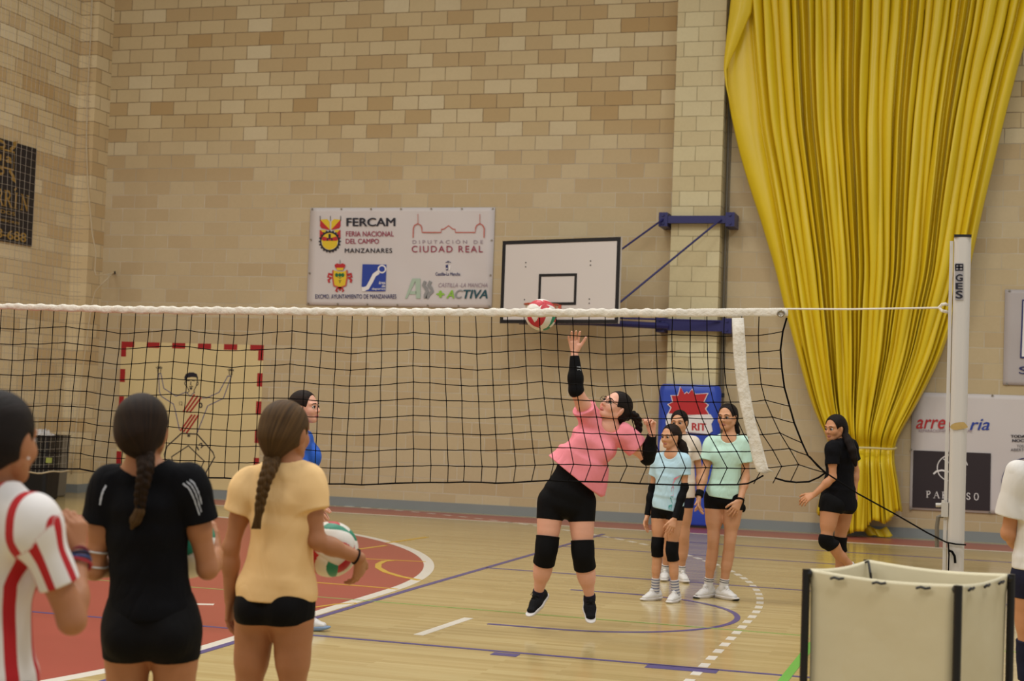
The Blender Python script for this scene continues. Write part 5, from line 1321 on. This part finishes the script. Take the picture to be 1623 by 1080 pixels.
# ---- hitter in pink, in the air
Z = 10.7
J = JJ(Z, head=(975, 646), hf=Wv(-.58, .50, -.52), hu=Wv(.52, .80, .12), N=(964, 675), SR=(935, 664, -.02), ER=(913, 619, -.14), WR=(910.5, 560, -.12), SL=(992, 693, 0), EL=(1026, 726, .02), WL=(1034, 687, -.08),
       HR=(874, 796), HL=(921, 798), KR=(866, 873, -.05), KL=(924, 880, -.06), AR=(853, 941, .06), AL=(935, 948, .02), TR=Wv(-.50, -.52, -.72), TL=Wv(.06, -.62, -.78))
PINK = cloth('pink_cotton', 'EC8D98', .85, .35, 11)
def prn(N, MA, MIX, LK, B, sp): pass
f = person('player in pink shirt, black shorts and knee pads jumping to hit the ball', J, dict(s=1.02, g=1.18, z0=.0, thigh=.92, calf=1.16, arm=1.12, neck=1.12, hs=1.10, skin=SK_F, lips=LIP_F, gaze=(-.1, .35), bend=-r_*.05, bust=.6,
    shirt=dict(m=PINK, ease=.02, hem=[(.06, .275, .17), (.30, .252, .165), (.58, .195, .15)], tcut=.345, hn=nz(-.62*r_-.78*UP), shift=-r_*.06, sl=.5, slR=.42, sw=(.078, .086), neck=.072, nd=.5, wave=.007),
    shorts=dict(m=BLACK, ease=.008, top=.42, len=.36), pads=BLACK, padlen=(.100, .105), sleeve=BLACK, sleevef=(-.06, .93), shoes=(BLK_SH, SOLE_W, LACE_K), shoe=1.0, socks=cloth('dark_sock', '23202E', .9), sock=.025,
    handR=dict(d=Wv(-.08, 1, -.12), n=Wv(.05, .15, -1), thumb=r_, curl=((.15, .25, .2), (.3, .35, .2), (.2, .25, .2), (.3, .3, .2)), spread=.2, tang=.7, tcurl=.2), handL=dict(d=Wv(-.05, 1, -.1), n=Wv(-.75, .1, -.6), thumb=Wv(-.5, .3, .6), curl=(1.0, 1.3, .9), tcurl=.6)))
R, H, hs = f.R, f.H, f.hs; L = lambda x, y, z: H+(x*R[0]+y*R[1]+z*R[2])*hs
T = L(.0, -.115, .0); hair_cap(H, R, hs, T, HAIR_K, f.root)
P = [T, D(1002, 657, Z+.02), D(1010, 664, Z+.03), D(1013, 677, Z+.04), D(1011, 690, Z+.04), D(1009, 698, Z+.04)]
braid(P, .020, (.019, .011), HAIR_K, f.root, 1., 2.6, 3)
k = MB(); b0 = L(0, -.11, .0)
k.tube([T+(R[0]*cos(t)+R[2]*sin(t))*.024 for t in np.linspace(0, 2*pi, 14, endpoint=False)], .008, 6, True); k.build('hair_tie', BLACK, f.root)
k = MB()
for sx in (-1, 1): k.tube([L(sx*.033+.021*cos(t), .103-.004*abs(cos(t)), -.004+.017*sin(t)) for t in np.linspace(0, 2*pi, 18, endpoint=False)], .0016, 5, True); k.tube([L(sx*.053, .098, .0), L(sx*.07, .06, .004), L(sx*.079, -.005, .006)], .0016, 5)
k.tube([L(-.012, .104, -.002), L(0, .107, .001), L(.012, .104, -.002)], .0016, 5); k.build('glasses', M_LASH, f.root)
for ch in [o for o in f.root.children if o.name.startswith('arm_sleeve')]:
    sd = 'R' if ch.name == 'arm_sleeve.001' else 'L'
    E_, W_ = J['E'+sd], J['W'+sd]; a = nz(W_-E_); c = E_+(W_-E_)*(.5 if sd == 'R' else .35); o_ = nz(r_*.55-w_*.8) if sd == 'R' else nz(-r_*.7-w_*.7); o_ = nz(o_-a*(o_@a)); t_ = np.cross(o_, a); k = MB()
    for i in range(4): q = c+a*(.027-.018*i); k.obox(q+o_*.0425, t_*.014, a*.0055+t_*.003, o_*.003)
    k.build('printed_mark', mat('grey_print', '9A9DA0', .6), ch)

# ---- small girl, pale blue shirt
Z = 12.53
def stripes(N, MA, MIX, LK, B, sp):
    w = MA('FRACT', MA('MULTIPLY', sp.outputs[0], 42.)); m_ = MA('LESS_THAN', w, .42); LK(MIX(m_, lin('C9C4C2'), lin('6D7288')), B.inputs['Base Color'])
def sstripes(N, MA, MIX, LK, B, sp):
    w = MA('FRACT', MA('MULTIPLY', sp.outputs[0], 55.)); hi_ = MA('MULTIPLY', MA('GREATER_THAN', sp.outputs[0], .045), MA('LESS_THAN', sp.outputs[0], .083)); m_ = MA('MULTIPLY', hi_, MA('LESS_THAN', w, .4)); LK(MIX(m_, lin('DAD8D6'), lin('23242C')), B.inputs['Base Color'])
SOCK_G = attr_mat('grey_striped_sock', 'C9C4C2', .9, stripes); SOCK_S = attr_mat('white_striped_sock', 'DAD8D6', .9, sstripes)
J = JJ(Z, 'LR', 0.87, head=(1063, 691.5), hf=Wv(-.70, -.02, -.70), N=(1066, 721), SR=(1043, 733, .06), ER=(1034, 775, .10), WR=(1026, 818, .06), SL=(1084, 734, -.06), EL=(1085, 773, -.08), WL=(1069, 823, -.16),
       HR=(1046, 806, .035), HL=(1070, 808, -.035), KR=(1042, 866, .0), KL=(1065, 873, -.06), AR=(1038.5, 931, .04), AL=(1071, 935, -.03), TR=Wv(-.80, 0, -.55), TL=Wv(-.50, 0, -.85))
SKYB = cloth('pale_blue_cotton', 'B5D5E2', .85, .3, 14)
f = person('short player in pale blue shirt, black arm sleeves and knee pads', J, dict(s=.87, g=.95, hs=.88, skin=SK_M, lips=LIP_T, gaze=(-.2, .1), bust=.3, thigh=.93, calf=.9, arm=.9,
    shirt=dict(m=SKYB, ease=.012, hem=[(-.12, .138, .105), (.25, .128, .1), (.6, .118, .095)], tcut=-.02, hn=nz(-u_*1+r_*-.15), sl=.50, sw=(.058, .068), neck=.066, nd=.45, wave=.004),
    shorts=dict(m=BLACK, top=.2, len=.27), pads=BLACK, padlen=(.085, .10), sleeve=BLACK, sleevef=(-.18, .98), shoes=(WHITE_SH, SOLE_W, LACE_W), socks=SOCK_G, sock=.13,
    handL=dict(n=Wv(-.2, -.1, 1), thumb=Wv(-1, 0, 0), curl=(.3, .25, .2), spread=.15), handR=dict(curl=(.3, .3, .2))))
R, H, hs = f.R, f.H, f.hs; L = lambda x, y, z: H+(x*R[0]+y*R[1]+z*R[2])*hs
T = L(0, -.112, -.035); hair_cap(H, R, hs, T, HAIR_D, f.root, 1.0)
tail_hair([T, D(1081, 706, Z+.03), D(1084, 714, Z+.03), D(1086, 722, Z+.02), D(1089, 731, Z)], [.024, .038, .036, .026, .008], HAIR_D, f.root, .9)
# lettering running down the shirt side
fr = nz(np.cross(u_, f.sr)); me_ = MB(); yy0 = 0
for txt, col, (xa, ya, xb, yb) in (('ACT', 0, (1067, 763, 1075, 788)), ('IVE', 1, (1059, 789, 1068, 809))):
    p00, p10, p01 = D(xb, ya, Z-.2), D(xb, yb, Z-.2), None
    a0, a1, a2 = D(xa+1.5, ya, Z-.25), D(xa-4, yb, Z-.25), D(xb+1.5, ya, Z-.25)
    text_on(me_, txt, a0, a1, a2, col, .01, lift=0)
lt = me_.build('lettering', [mat('pink_print', 'E48BA0', .6), mat('teal_print', '4FA3A0', .6)], f.shirt)
sw = lt.modifiers.new('wrap', 'SHRINKWRAP'); sw.target = f.shirt; sw.wrap_method = 'NEAREST_SURFACEPOINT'; sw.wrap_mode = 'ABOVE_SURFACE'; sw.offset = .0025

# ---- girl behind, off-white shirt
Z = 14.0
J = JJ(Z, 'LR', 0.95, head=(1076.5, 669.5), hf=Wv(-.35, 0, -.93), N=(1079, 693), SR=(1057, 705, .04), ER=(1052, 750, .06), WR=(1054, 790, 0), SL=(1100, 706, -.04), EL=(1109, 748, -.02), WL=(1108, 786, -.1),
       HR=(1066, 787, .03), HL=(1086, 788, -.03), KR=(1060, 848, 0), KL=(1084, 850, -.04), AR=(1054.5, 906, .08), AL=(1079.5, 908, .0), TR=Wv(-.2, 0, -1), TL=Wv(.25, 0, -.95))
OFFW = cloth('off_white_cotton', 'D9CDBD', .85, .3, 14)
f = person('player in off-white shirt standing behind the one in pale blue', J, dict(s=.95, hs=.96, skin=SK_M, lips=LIP_T, bust=.6, thigh=.95, arm=.92,
    shirt=dict(m=OFFW, ease=.014, hem=[(-.1, .165, .115), (.25, .15, .11), (.6, .128, .1)], tcut=.0, sl=.52, sw=(.060, .072), neck=.064, wave=.005),
    shorts=dict(m=NAVY, top=.2, len=.27), shoes=(WHITE_SH, SOLE_W, LACE_W), socks=SOCK_S, sock=.07))
R, H, hs = f.R, f.H, f.hs; L = lambda x, y, z: H+(x*R[0]+y*R[1]+z*R[2])*hs
T = L(0, -.112, -.04); hair_cap(H, R, hs, T, HAIR_K, f.root, 1.03, -.004)
tail_hair([T, L(.02, -.12, -.09), L(.03, -.11, -.16), L(.03, -.1, -.22)], [.024, .03, .024, .008], HAIR_K, f.root, .95)
print_ = MB(); f_w = f

# ---- girl in mint shirt
Z = 12.85
J = JJ(Z, 'LR', 1.0, head=(1153, 661), hf=Wv(-.52, .04, -.84), N=(1157, 696), SR=(1127, 708, .05), ER=(1117, 751, .02), WR=(1108, 786, -.10), SL=(1178, 708, -.05), EL=(1182, 757, -.06), WL=(1173, 794, -.16),
       HR=(1132, 790, .03), HL=(1163, 792, -.03), KR=(1131, 856, -.02), KL=(1157, 858, -.06), AR=(1122.5, 931, .03), AL=(1146.5, 931, -.03), TR=Wv(-.72, 0, -.68), TL=Wv(.58, 0, -.78))
MINT = cloth('mint_cotton', 'BFE0D0', .85, .3, 14)
f = person('player in mint shirt and black shorts, black band on each wrist', J, dict(s=1.0, hs=1.0, skin=SK_M, lips=LIP_T, gaze=(0, .2), bust=.55, thigh=.95, calf=.95, arm=.95,
    shirt=dict(m=MINT, ease=.015, hem=[(-.1, .142, .115), (.25, .126, .108), (.6, .118, .098)], tcut=.015, hn=nz(-u_+r_*-.10), sl=.52, sw=(.062, .074), neck=.066, nd=.35, wave=.005),
    shorts=dict(m=BLACK, top=.2, len=.27), shoes=(WHITE_SH, SOLE_W, LACE_W), socks=SOCK_S, sock=.085,
    handL=dict(d=Wv(-.5, -.85, -.1), n=Wv(-.15, -.2, .95), thumb=Wv(-1, .2, 0), curl=(.25, .3, .2), spread=.2), handR=dict(d=Wv(0, -1, -.05), curl=(.3, .35, .25))))
R, H, hs = f.R, f.H, f.hs; L = lambda x, y, z: H+(x*R[0]+y*R[1]+z*R[2])*hs
T = L(0, -.112, -.03); hair_cap(H, R, hs, T, HAIR_K, f.root)
tail_hair([T, D(1166, 674, Z+.08), D(1169, 684, Z+.07), D(1171, 693, Z+.06)], [.022, .026, .02, .008], HAIR_K, f.root, 1.)
f.band('wristband', J['ER'], J['WR'], .037, .034, .80, 1.05, BLACK)
w0 = J['WL']; a = nz(J['WL']-J['EL']); b1 = nz(np.cross(a, r_)); b2 = np.cross(a, b1)
k = MB(); k.tube([w0-a*.01+(b1*cos(t)+b2*sin(t))*.030 for t in np.linspace(0, 2*pi, 20, endpoint=False)], .007, 6, True); k.build('wristband', BLACK, f.root)
pc = D(1178, 806, Z-.02); k = MB(); k.sphere(pc, (.022, .03, .035), 12, 8); k.build('black_pouch', BLACK, f.root)
k = MB()
for sd in 'LR':
    A, td = J['A'+sd], J['T'+sd]; rd = np.cross(td, u_); k.obox(A+td*.152-u_*.066, rd*.026, td*.014, u_*.014)
for sh, sd in zip([o for o in f.root.children if o.name.startswith('shoe')], 'LR'):
    A, td = J['A'+sd], J['T'+sd]; rd = np.cross(td, u_); g = Grp(.01); g.add(el(A+td*.142-u_*.070, np.array([rd, td, u_]), (.034, .042, .016))); g.cut(A+td*.13, -td, .004); g.cut(A-u_*.0845, -u_, .002)
    mesh_obj('toe_bumper', *skin([g], .004), mat('black_rubber', '15151A', .5), sh)

# ---- girl in black walking away
Z = 12.6
J = JJ(Z, 'R', 0.96, head=(1323.5, 678.5), hf=Wv(-.80, -.05, -.60), N=(1335, 704), SL=(1319, 714, -.13), EL=(1320, 757, -.16), WL=(1291, 784, -.16), SR=(1349, 711, .12), ER=(1356, 747, .16), WR=(1354, 778, .12),
       HL=(1317, 798, -.07), HR=(1338, 797, .07), KL=(1309, 858, -.12), KR=(1331, 860, .08), AL=(1355, 904, -.02), AR=(1333, 927, .12), TL=Wv(-.6, -.55, .3), TR=Wv(-.85, 0, .45), kfL=Wv(-.9, 0, .3), kfR=Wv(-.9, 0, .3))
f = person('player in black shirt, shorts and knee pads walking past the yellow curtain', J, dict(s=.96, hs=.95, skin=SK_T, lips=LIP_T, gaze=(.1, 0), bust=.5, thigh=.95, calf=.9, arm=.9,
    shirt=dict(m=BLACK2, ease=.013, hem=[(-.25, .172, .160), (.25, .150, .130), (.6, .122, .1)], tcut=-.10, sl=.52, sw=(.055, .064), neck=.060, wave=.005),
    shorts=dict(m=BLACK, ease=.012, top=.2, len=.24), pads=BLACK, padlen=(.05, .08), shoes=(WHITE_SH, SOLE_W, LACE_W), socks=SOCK_S, sock=.07,
    handL=dict(d=Wv(-.85, -.45, 0), n=Wv(-.2, -.7, .5), thumb=Wv(-.4, .2, .8), curl=(.35, .4, .3), spread=.12)))
R, H, hs = f.R, f.H, f.hs; L = lambda x, y, z: H+(x*R[0]+y*R[1]+z*R[2])*hs
T = D(1341, 692, Z-.06); hair_cap(H, R, hs, T, HAIR_K, f.root, 1.04)
tail_hair([T, D(1346, 701, Z-.10), D(1351, 714, Z-.14), D(1354, 726, Z-.145), D(1356, 738, Z-.14)], [.032, .036, .034, .030, .012], HAIR_K, f.root, 1.)

# ---- coach in blue, mostly behind the girl in peach
Z = 10.4
J = JJ(Z, 'LR', 1.0, head=(483.5, 645.5), hf=Wv(.93, .08, -.34), N=(476, 691), SR=(474, 704, -.15), ER=(470, 762, -.2), WR=(494, 800, -.24), SL=(479, 702, .15), EL=(474, 758, .2), WL=(498, 798, .24),
       HR=(472, 808, -.08), HL=(476, 806, .08), KR=(479, 898, -.09), KL=(468, 892, .09), AR=(483, 979, -.09), AL=(462, 973, .09), TR=Wv(1, 0, -.1), TL=Wv(1, 0, .05))
BLUE = cloth('royal_blue_polyester', '2F5FC0', .6, .35, 12)
f = person('person in royal blue shirt seen in profile behind the peach shirt', J, dict(s=1.0, g=1.08, hs=1.02, skin=SK_F, lips=LIP_F, gaze=(0, .1), bust=1.0,
    shirt=dict(m=BLUE, ease=.02, hem=[(-.1, .165, .15), (.25, .155, .145), (.6, .135, .13)], tcut=.0, sl=.55, sw=(.062, .075), neck=.062, wave=.006),
    shorts=dict(m=NAVY, top=.2, len=.4), shoes=(WHITE_SH, mat('pale_blue_sole', '7F97B5', .5), LACE_W), socks=SOCK_S, sock=.05))
R, H, hs = f.R, f.H, f.hs; L = lambda x, y, z: H+(x*R[0]+y*R[1]+z*R[2])*hs
T = L(0, -.11, -.01); hair_cap(H, R, hs, T, HAIR_D, f.root); tail_hair([T, L(0, -.15, -.03), L(0, -.165, -.12), L(0, -.15, -.2)], [.022, .03, .026, .01], HAIR_D, f.root, 1.)
k = MB()
for i in range(5): q = D(500, 742+3.2*i, Z-.2); k.strip([q, q+r_*.03+u_*.012], .008, -w_, .002)
lt = k.build('printed_mark', i_wht, f.shirt); sw = lt.modifiers.new('wrap', 'SHRINKWRAP'); sw.target = f.shirt; sw.wrap_mode = 'ABOVE_SURFACE'; sw.offset = .002

# ---- girl in peach, near, seen from behind
Z = 5.5
J = JJ(Z, 'LR', 0.95, head=(454, 685), hf=Wv(.45, -.04, .89), N=(458, 745), SL=(392, 776, .03), EL=(366, 868, .03), WL=(365, 950, .06), SR=(490, 772, -.03), ER=(503, 858, -.05), WR=(570, 885, .02),
       HL=(408, 960, .02), HR=(464, 960, -.02), KL=(391, 1118, .02), KR=(464, 1120, -.02), AL=(394, 1285, .0), AR=(460, 1286, -.04), TL=Wv(-.1, 0, 1), TR=Wv(.25, 0, 1))
PEACH = cloth('peach_cotton', 'EBC58D', .9, .4, 9)
f = person('player in peach shirt seen from behind, ball held under one arm', J, dict(s=.95, res=.0045, hs=.97, skin=SK_D, lips=LIP_T, bust=.4, thigh=.90, calf=.92, arm=.90,
    shirt=dict(m=PEACH, res=.004, ease=.014, hem=[(-.08, .148, .12), (.2, .120, .105), (.6, .102, .09)], tcut=.045, hn=nz(-u_+r_*-.0), shift=r_*.008, sl=.40, slR=.42, sw=(.056, .070), neck=.060, nd=0, wave=.005),
    shorts=dict(m=BLACK, ease=.006, top=.2, len=.17, flare=.25),
    handL=dict(curl=(.35, .3, .2)), handR=dict(d=Wv(-.05, -.85, .5), n=Wv(-.75, -.1, .55), thumb=Wv(-.2, .3, .9), curl=(.45, .45, .3), spread=.14)))
R, H, hs = f.R, f.H, f.hs; L = lambda x, y, z: H+(x*R[0]+y*R[1]+z*R[2])*hs
T = D(432, 727, Z-.07); hair_cap(H, R, hs, T, HAIR_L, f.root, 1.06, 0, .0)
braid([T, D(428, 742, Z-.11), D(420, 762, Z-.125), D(415, 785, Z-.125), D(411, 808, Z-.12)], .017, (.0165, .0095), HAIR_L, f.root, 1., 2.6, 3, side=r_)
k = MB(); w0 = J['WR']; a = nz(J['WR']-J['ER']); b1 = nz(np.cross(a, u_)); b2 = np.cross(a, b1); k.tube([w0-a*.015+(b1*cos(t)+b2*sin(t))*.0265 for t in np.linspace(0, 2*pi, 20, endpoint=False)], .004, 6, True); k.build('bracelet', BLACK, f.root)
ball(D(524, 871, 5.665), .104, (-.5, .55, .3), 'volleyball clamped under the arm of the player in peach')

# ---- girl in black, near, seen from behind
Z = 4.9
J = JJ(Z, 'LR', 0.99, head=(226, 682), hf=Wv(.02, -.03, 1), N=(228, 747), SL=(170, 781, .0), EL=(150, 903, .0), WL=(218, 884, .23), SR=(303, 777, 0), ER=(329, 902, .03), WR=(343, 878, .22),
       HL=(203, 1000), HR=(279, 1000), KL=(200, 1180), KR=(274, 1180), AL=(204, 1368, .02), AR=(268, 1370, .02), TL=Wv(-.1, 0, 1), TR=Wv(.2, 0, 1))
TEE3 = cloth('black_tee', '09090D', .85, .3, 14)
f = person('player in black shirt with white shoulder stripes seen from behind', J, dict(s=.99, res=.0045, hs=.98, skin=SK_D, lips=LIP_T, bust=.4, thigh=.86, arm=.96,
    shirt=dict(m=TEE3, res=.004, ease=.012, hem=[(-.08, .150, .115), (.14, .132, .108), (.36, .100, .088), (.6, .112, .09)], tcut=.09, sl=.40, sw=(.058, .068), neck=.072, wave=.004),
    shorts=dict(m=BLACK, ease=.010, top=.22, len=.25, flare=.15), handR=dict(d=Wv(-.15, .35, .9), n=Wv(-.95, .1, .1), thumb=Wv(0, 1, -.2), curl=(.3, .35, .3)), handL=dict(d=Wv(.6, .1, .75), n=Wv(.6, .1, .5), thumb=u_, curl=(.3, .3, .2))))
R, H, hs = f.R, f.H, f.hs; L = lambda x, y, z: H+(x*R[0]+y*R[1]+z*R[2])*hs
T = D(230, 722, Z-.085); hair_cap(H, R, hs, T, HAIR_B, f.root, 1.07, 0, .0)
P = [T, D(231, 742, Z-.125), D(227, 765, Z-.135), D(223, 785, Z-.13), D(222, 803, Z-.125)]
braid(P, .0165, (.0155, .010), HAIR_B, f.root, 1., 2.6, 0, side=r_)
tail_hair([P[-1], D(221, 812, Z-.125), D(215, 824, Z-.12), D(209, 838, Z-.115)], [.012, .015, .017, .006], HAIR_L, f.root, 1., 'braid_end')
e_ = P[-1]; k = MB(); k.tube([e_+V(0, 0, .006), e_-V(0, 0, .006)], .015, 12); k.build('hair_tie', BLACK, f.root)
for q in (.76, .95):
    c = J['SL']+(J['EL']-J['SL'])*q; a = nz(J['EL']-J['SL']); b1 = nz(np.cross(a, w_)); b2 = np.cross(a, b1); k = MB(); k.tube([c+(b1*cos(t)+b2*sin(t))*.0385 for t in np.linspace(0, 2*pi, 24, endpoint=False)], .0035, 6, True); k.build('bracelet', mat('pale_band', 'B8B4B0', .4), f.root)
for sd, pts in (('R', [(292, 760), (306, 768), (316, 782), (326, 800), (333, 815)]), ('L', [(158, 768), (152, 778), (148, 792), (145, 806)])):
    for q in ((-13, 0, 13) if sd == 'R' else (0,)):
        k = MB(); Pq = [D(x+q*.75, y-q*.45, Z-.13) for x, y in pts]; Pq = [np.array([np.interp(t, range(len(Pq)), [p[i] for p in Pq]) for i in range(3)]) for t in np.linspace(0, len(Pq)-1, 24)]
        k.strip(Pq, .0085, -w_, .0015); o_ = k.build('sleeve_stripe', STRIPE_W, f.shirt); sw = o_.modifiers.new('wrap', 'SHRINKWRAP'); sw.target = f.shirt; sw.wrap_method = 'NEAREST_SURFACEPOINT'; sw.wrap_mode = 'ABOVE_SURFACE'; sw.offset = .0025
ball(D(300, 868, 5.16), .104, (.2, .9, -.5), 'volleyball hugged in front of the player with shoulder stripes, mostly hidden')

# ---- girl in the striped shirt, cut by the frame
Z = 3.75
J = JJ(Z, 'LR', 0.98, head=(0, 696), hf=Wv(.32, -.06, .94), N=(-22, 786), SR=(58, 838, -.10), ER=(114, 984, -.08), WR=(124, 876, .06), SL=(-118, 826, .10), EL=(-150, 980, .1), WL=(-150, 1120, .15),
       HR=(12, 1135, -.06), HL=(-82, 1130, .06), KR=(15, 1370, -.04), KL=(-75, 1370, .06), AR=(10, 1590, -.06), AL=(-78, 1590, .06), TR=Wv(.6, 0, .8), TL=Wv(.6, 0, .8))
_m = (J['HL']+J['HR'])/2; _p = D(21, 1000, Z-.1)-_m; _sr = nz(J['SR']-J['SL']); _X0 = .14*float(np.arctan2(_p@_sr, -(_p@np.cross(nz(J['N']-_m), _sr))))
def rw(N, MA, MIX, LK, B, sp):
    x = sp.outputs[0]; sl = MA('GREATER_THAN', MA('ABSOLUTE', sp.outputs[2]), .5)
    st_ = MA('LESS_THAN', MA('FRACT', MA('ADD', MA('MULTIPLY', MA('SUBTRACT', x, _X0), 10.5), .17+8)), .34); ss = MA('LESS_THAN', MA('FRACT', MA('ADD', MA('MULTIPLY', x, .85), .62)), .34)
    pick = MA('ADD', MA('MULTIPLY', sl, ss), MA('MULTIPLY', MA('SUBTRACT', 1., sl), st_)); LK(MIX(pick, lin('E0DBD8'), lin('B3161F')), B.inputs['Base Color'])
STRIPE = attr_mat('red_white_striped_jersey', 'E0DBD8', .7, rw, bump=.3, bscale=10)
f = person('player in red and white striped shirt, hand raised, at picture edge', J, dict(s=.98, res=.0045, hs=1.03, skin=SK_D, lips=LIP_T, bust=.4, arm=.95,
    shirt=dict(m=STRIPE, res=.004, ease=.02, hem=[(-.3, .166, .14), (.2, .146, .125), (.6, .12, .1)], tcut=-.2, sl=.62, sw=(.056, .050), neck=.064, wave=.005),
    shorts=dict(m=NAVY, top=.2, len=.4), handR=dict(d=Wv(-.12, 1, .1), n=Wv(-.75, .1, .4), thumb=Wv(-.4, .2, -.8), curl=(.75, 1.0, .7), tcurl=.55, tang=.5, s=.95)))
R, H, hs = f.R, f.H, f.hs; L = lambda x, y, z: H+(x*R[0]+y*R[1]+z*R[2])*hs
T = L(0, -.115, -.0); hair_cap(H, R, hs, T, HAIR_K, f.root, 1.02, .0, .02, .0)
k = MB(); k.sphere(T-R[1]*.03, (.045, .045, .04), 16, 10); k.build('hair_bun', HAIR_K, f.root, True)
k = MB(); k.sphere(L(.083, .0, -.045), .0035, 8, 6); k.build('earring', mat('pearl_stud', 'DDD8D6', .3), f.root)
for i, (q, hcol) in enumerate(((.80, 'A02A35'), (.86, '3C4A78'), (.92, '2A2A40'), (.98, '7A2A3A'))):
    c = J['ER']+(J['WR']-J['ER'])*q; a = nz(J['WR']-J['ER']); b1 = nz(np.cross(a, w_)); b2 = np.cross(a, b1); k = MB()
    k.tube([c+(b1*cos(t)+b2*sin(t))*(.034-.009*(q-.8)/.18)+a*.004*sin(2*t+i) for t in np.linspace(0, 2*pi, 24, endpoint=False)], .0042, 6, True); k.build('woven_bracelet', mat('thread_'+('red', 'blue', 'navy', 'wine')[i], hcol, .8, .3, 200), f.root)

# ---- person in white by the cart, cut by the frame
Z = 7.5
J = JJ(Z, 'LR', 1.0, head=(1664, 696), hf=Wv(.5, 0, .86), N=(1660, 742), SL=(1614, 762, .0), EL=(1598, 846, .02), WL=(1632, 882, .18), SR=(1706, 764, 0), ER=(1722, 850, 0), WR=(1710, 920, .05),
       HL=(1632, 916), HR=(1686, 918), KL=(1632, 1046, .02), KR=(1690, 1046, 0), AL=(1634, 1158, .03), AR=(1690, 1160, 0), TL=Wv(.1, 0, 1), TR=Wv(.3, 0, 1))
WTEE = cloth('white_cotton', 'D8D4CE', .85, .35, 10)
f = person('person in white shirt and navy shorts beside the cart, half out of frame', J, dict(s=1., hs=1., skin=SK_T, lips=LIP_T, bust=.5, thigh=.95, pads=NAVY,
    shirt=dict(m=WTEE, ease=.02, hem=[(-.1, .165, .125), (.2, .160, .12), (.6, .15, .115)], tcut=.09, sl=.68, sw=(.068, .084), neck=.066, wave=.006),
    shorts=dict(m=NAVY, ease=.01, top=.3, len=.22), shoes=(WHITE_SH, SOLE_W, LACE_W), socks=SOCK_S))
R, H, hs = f.R, f.H, f.hs; L = lambda x, y, z: H+(x*R[0]+y*R[1]+z*R[2])*hs
T = L(0, -.112, -.03); hair_cap(H, R, hs, T, HAIR_D, f.root); tail_hair([T, L(0, -.14, -.06), L(0, -.13, -.16)], [.022, .028, .01], HAIR_D, f.root, 1.)

# ---- the ball in flight
ball(D(857.5, 499.5, 10.05), .106, (-.3, 2.3, .35), 'volleyball in flight at the net top in front of the backboard')
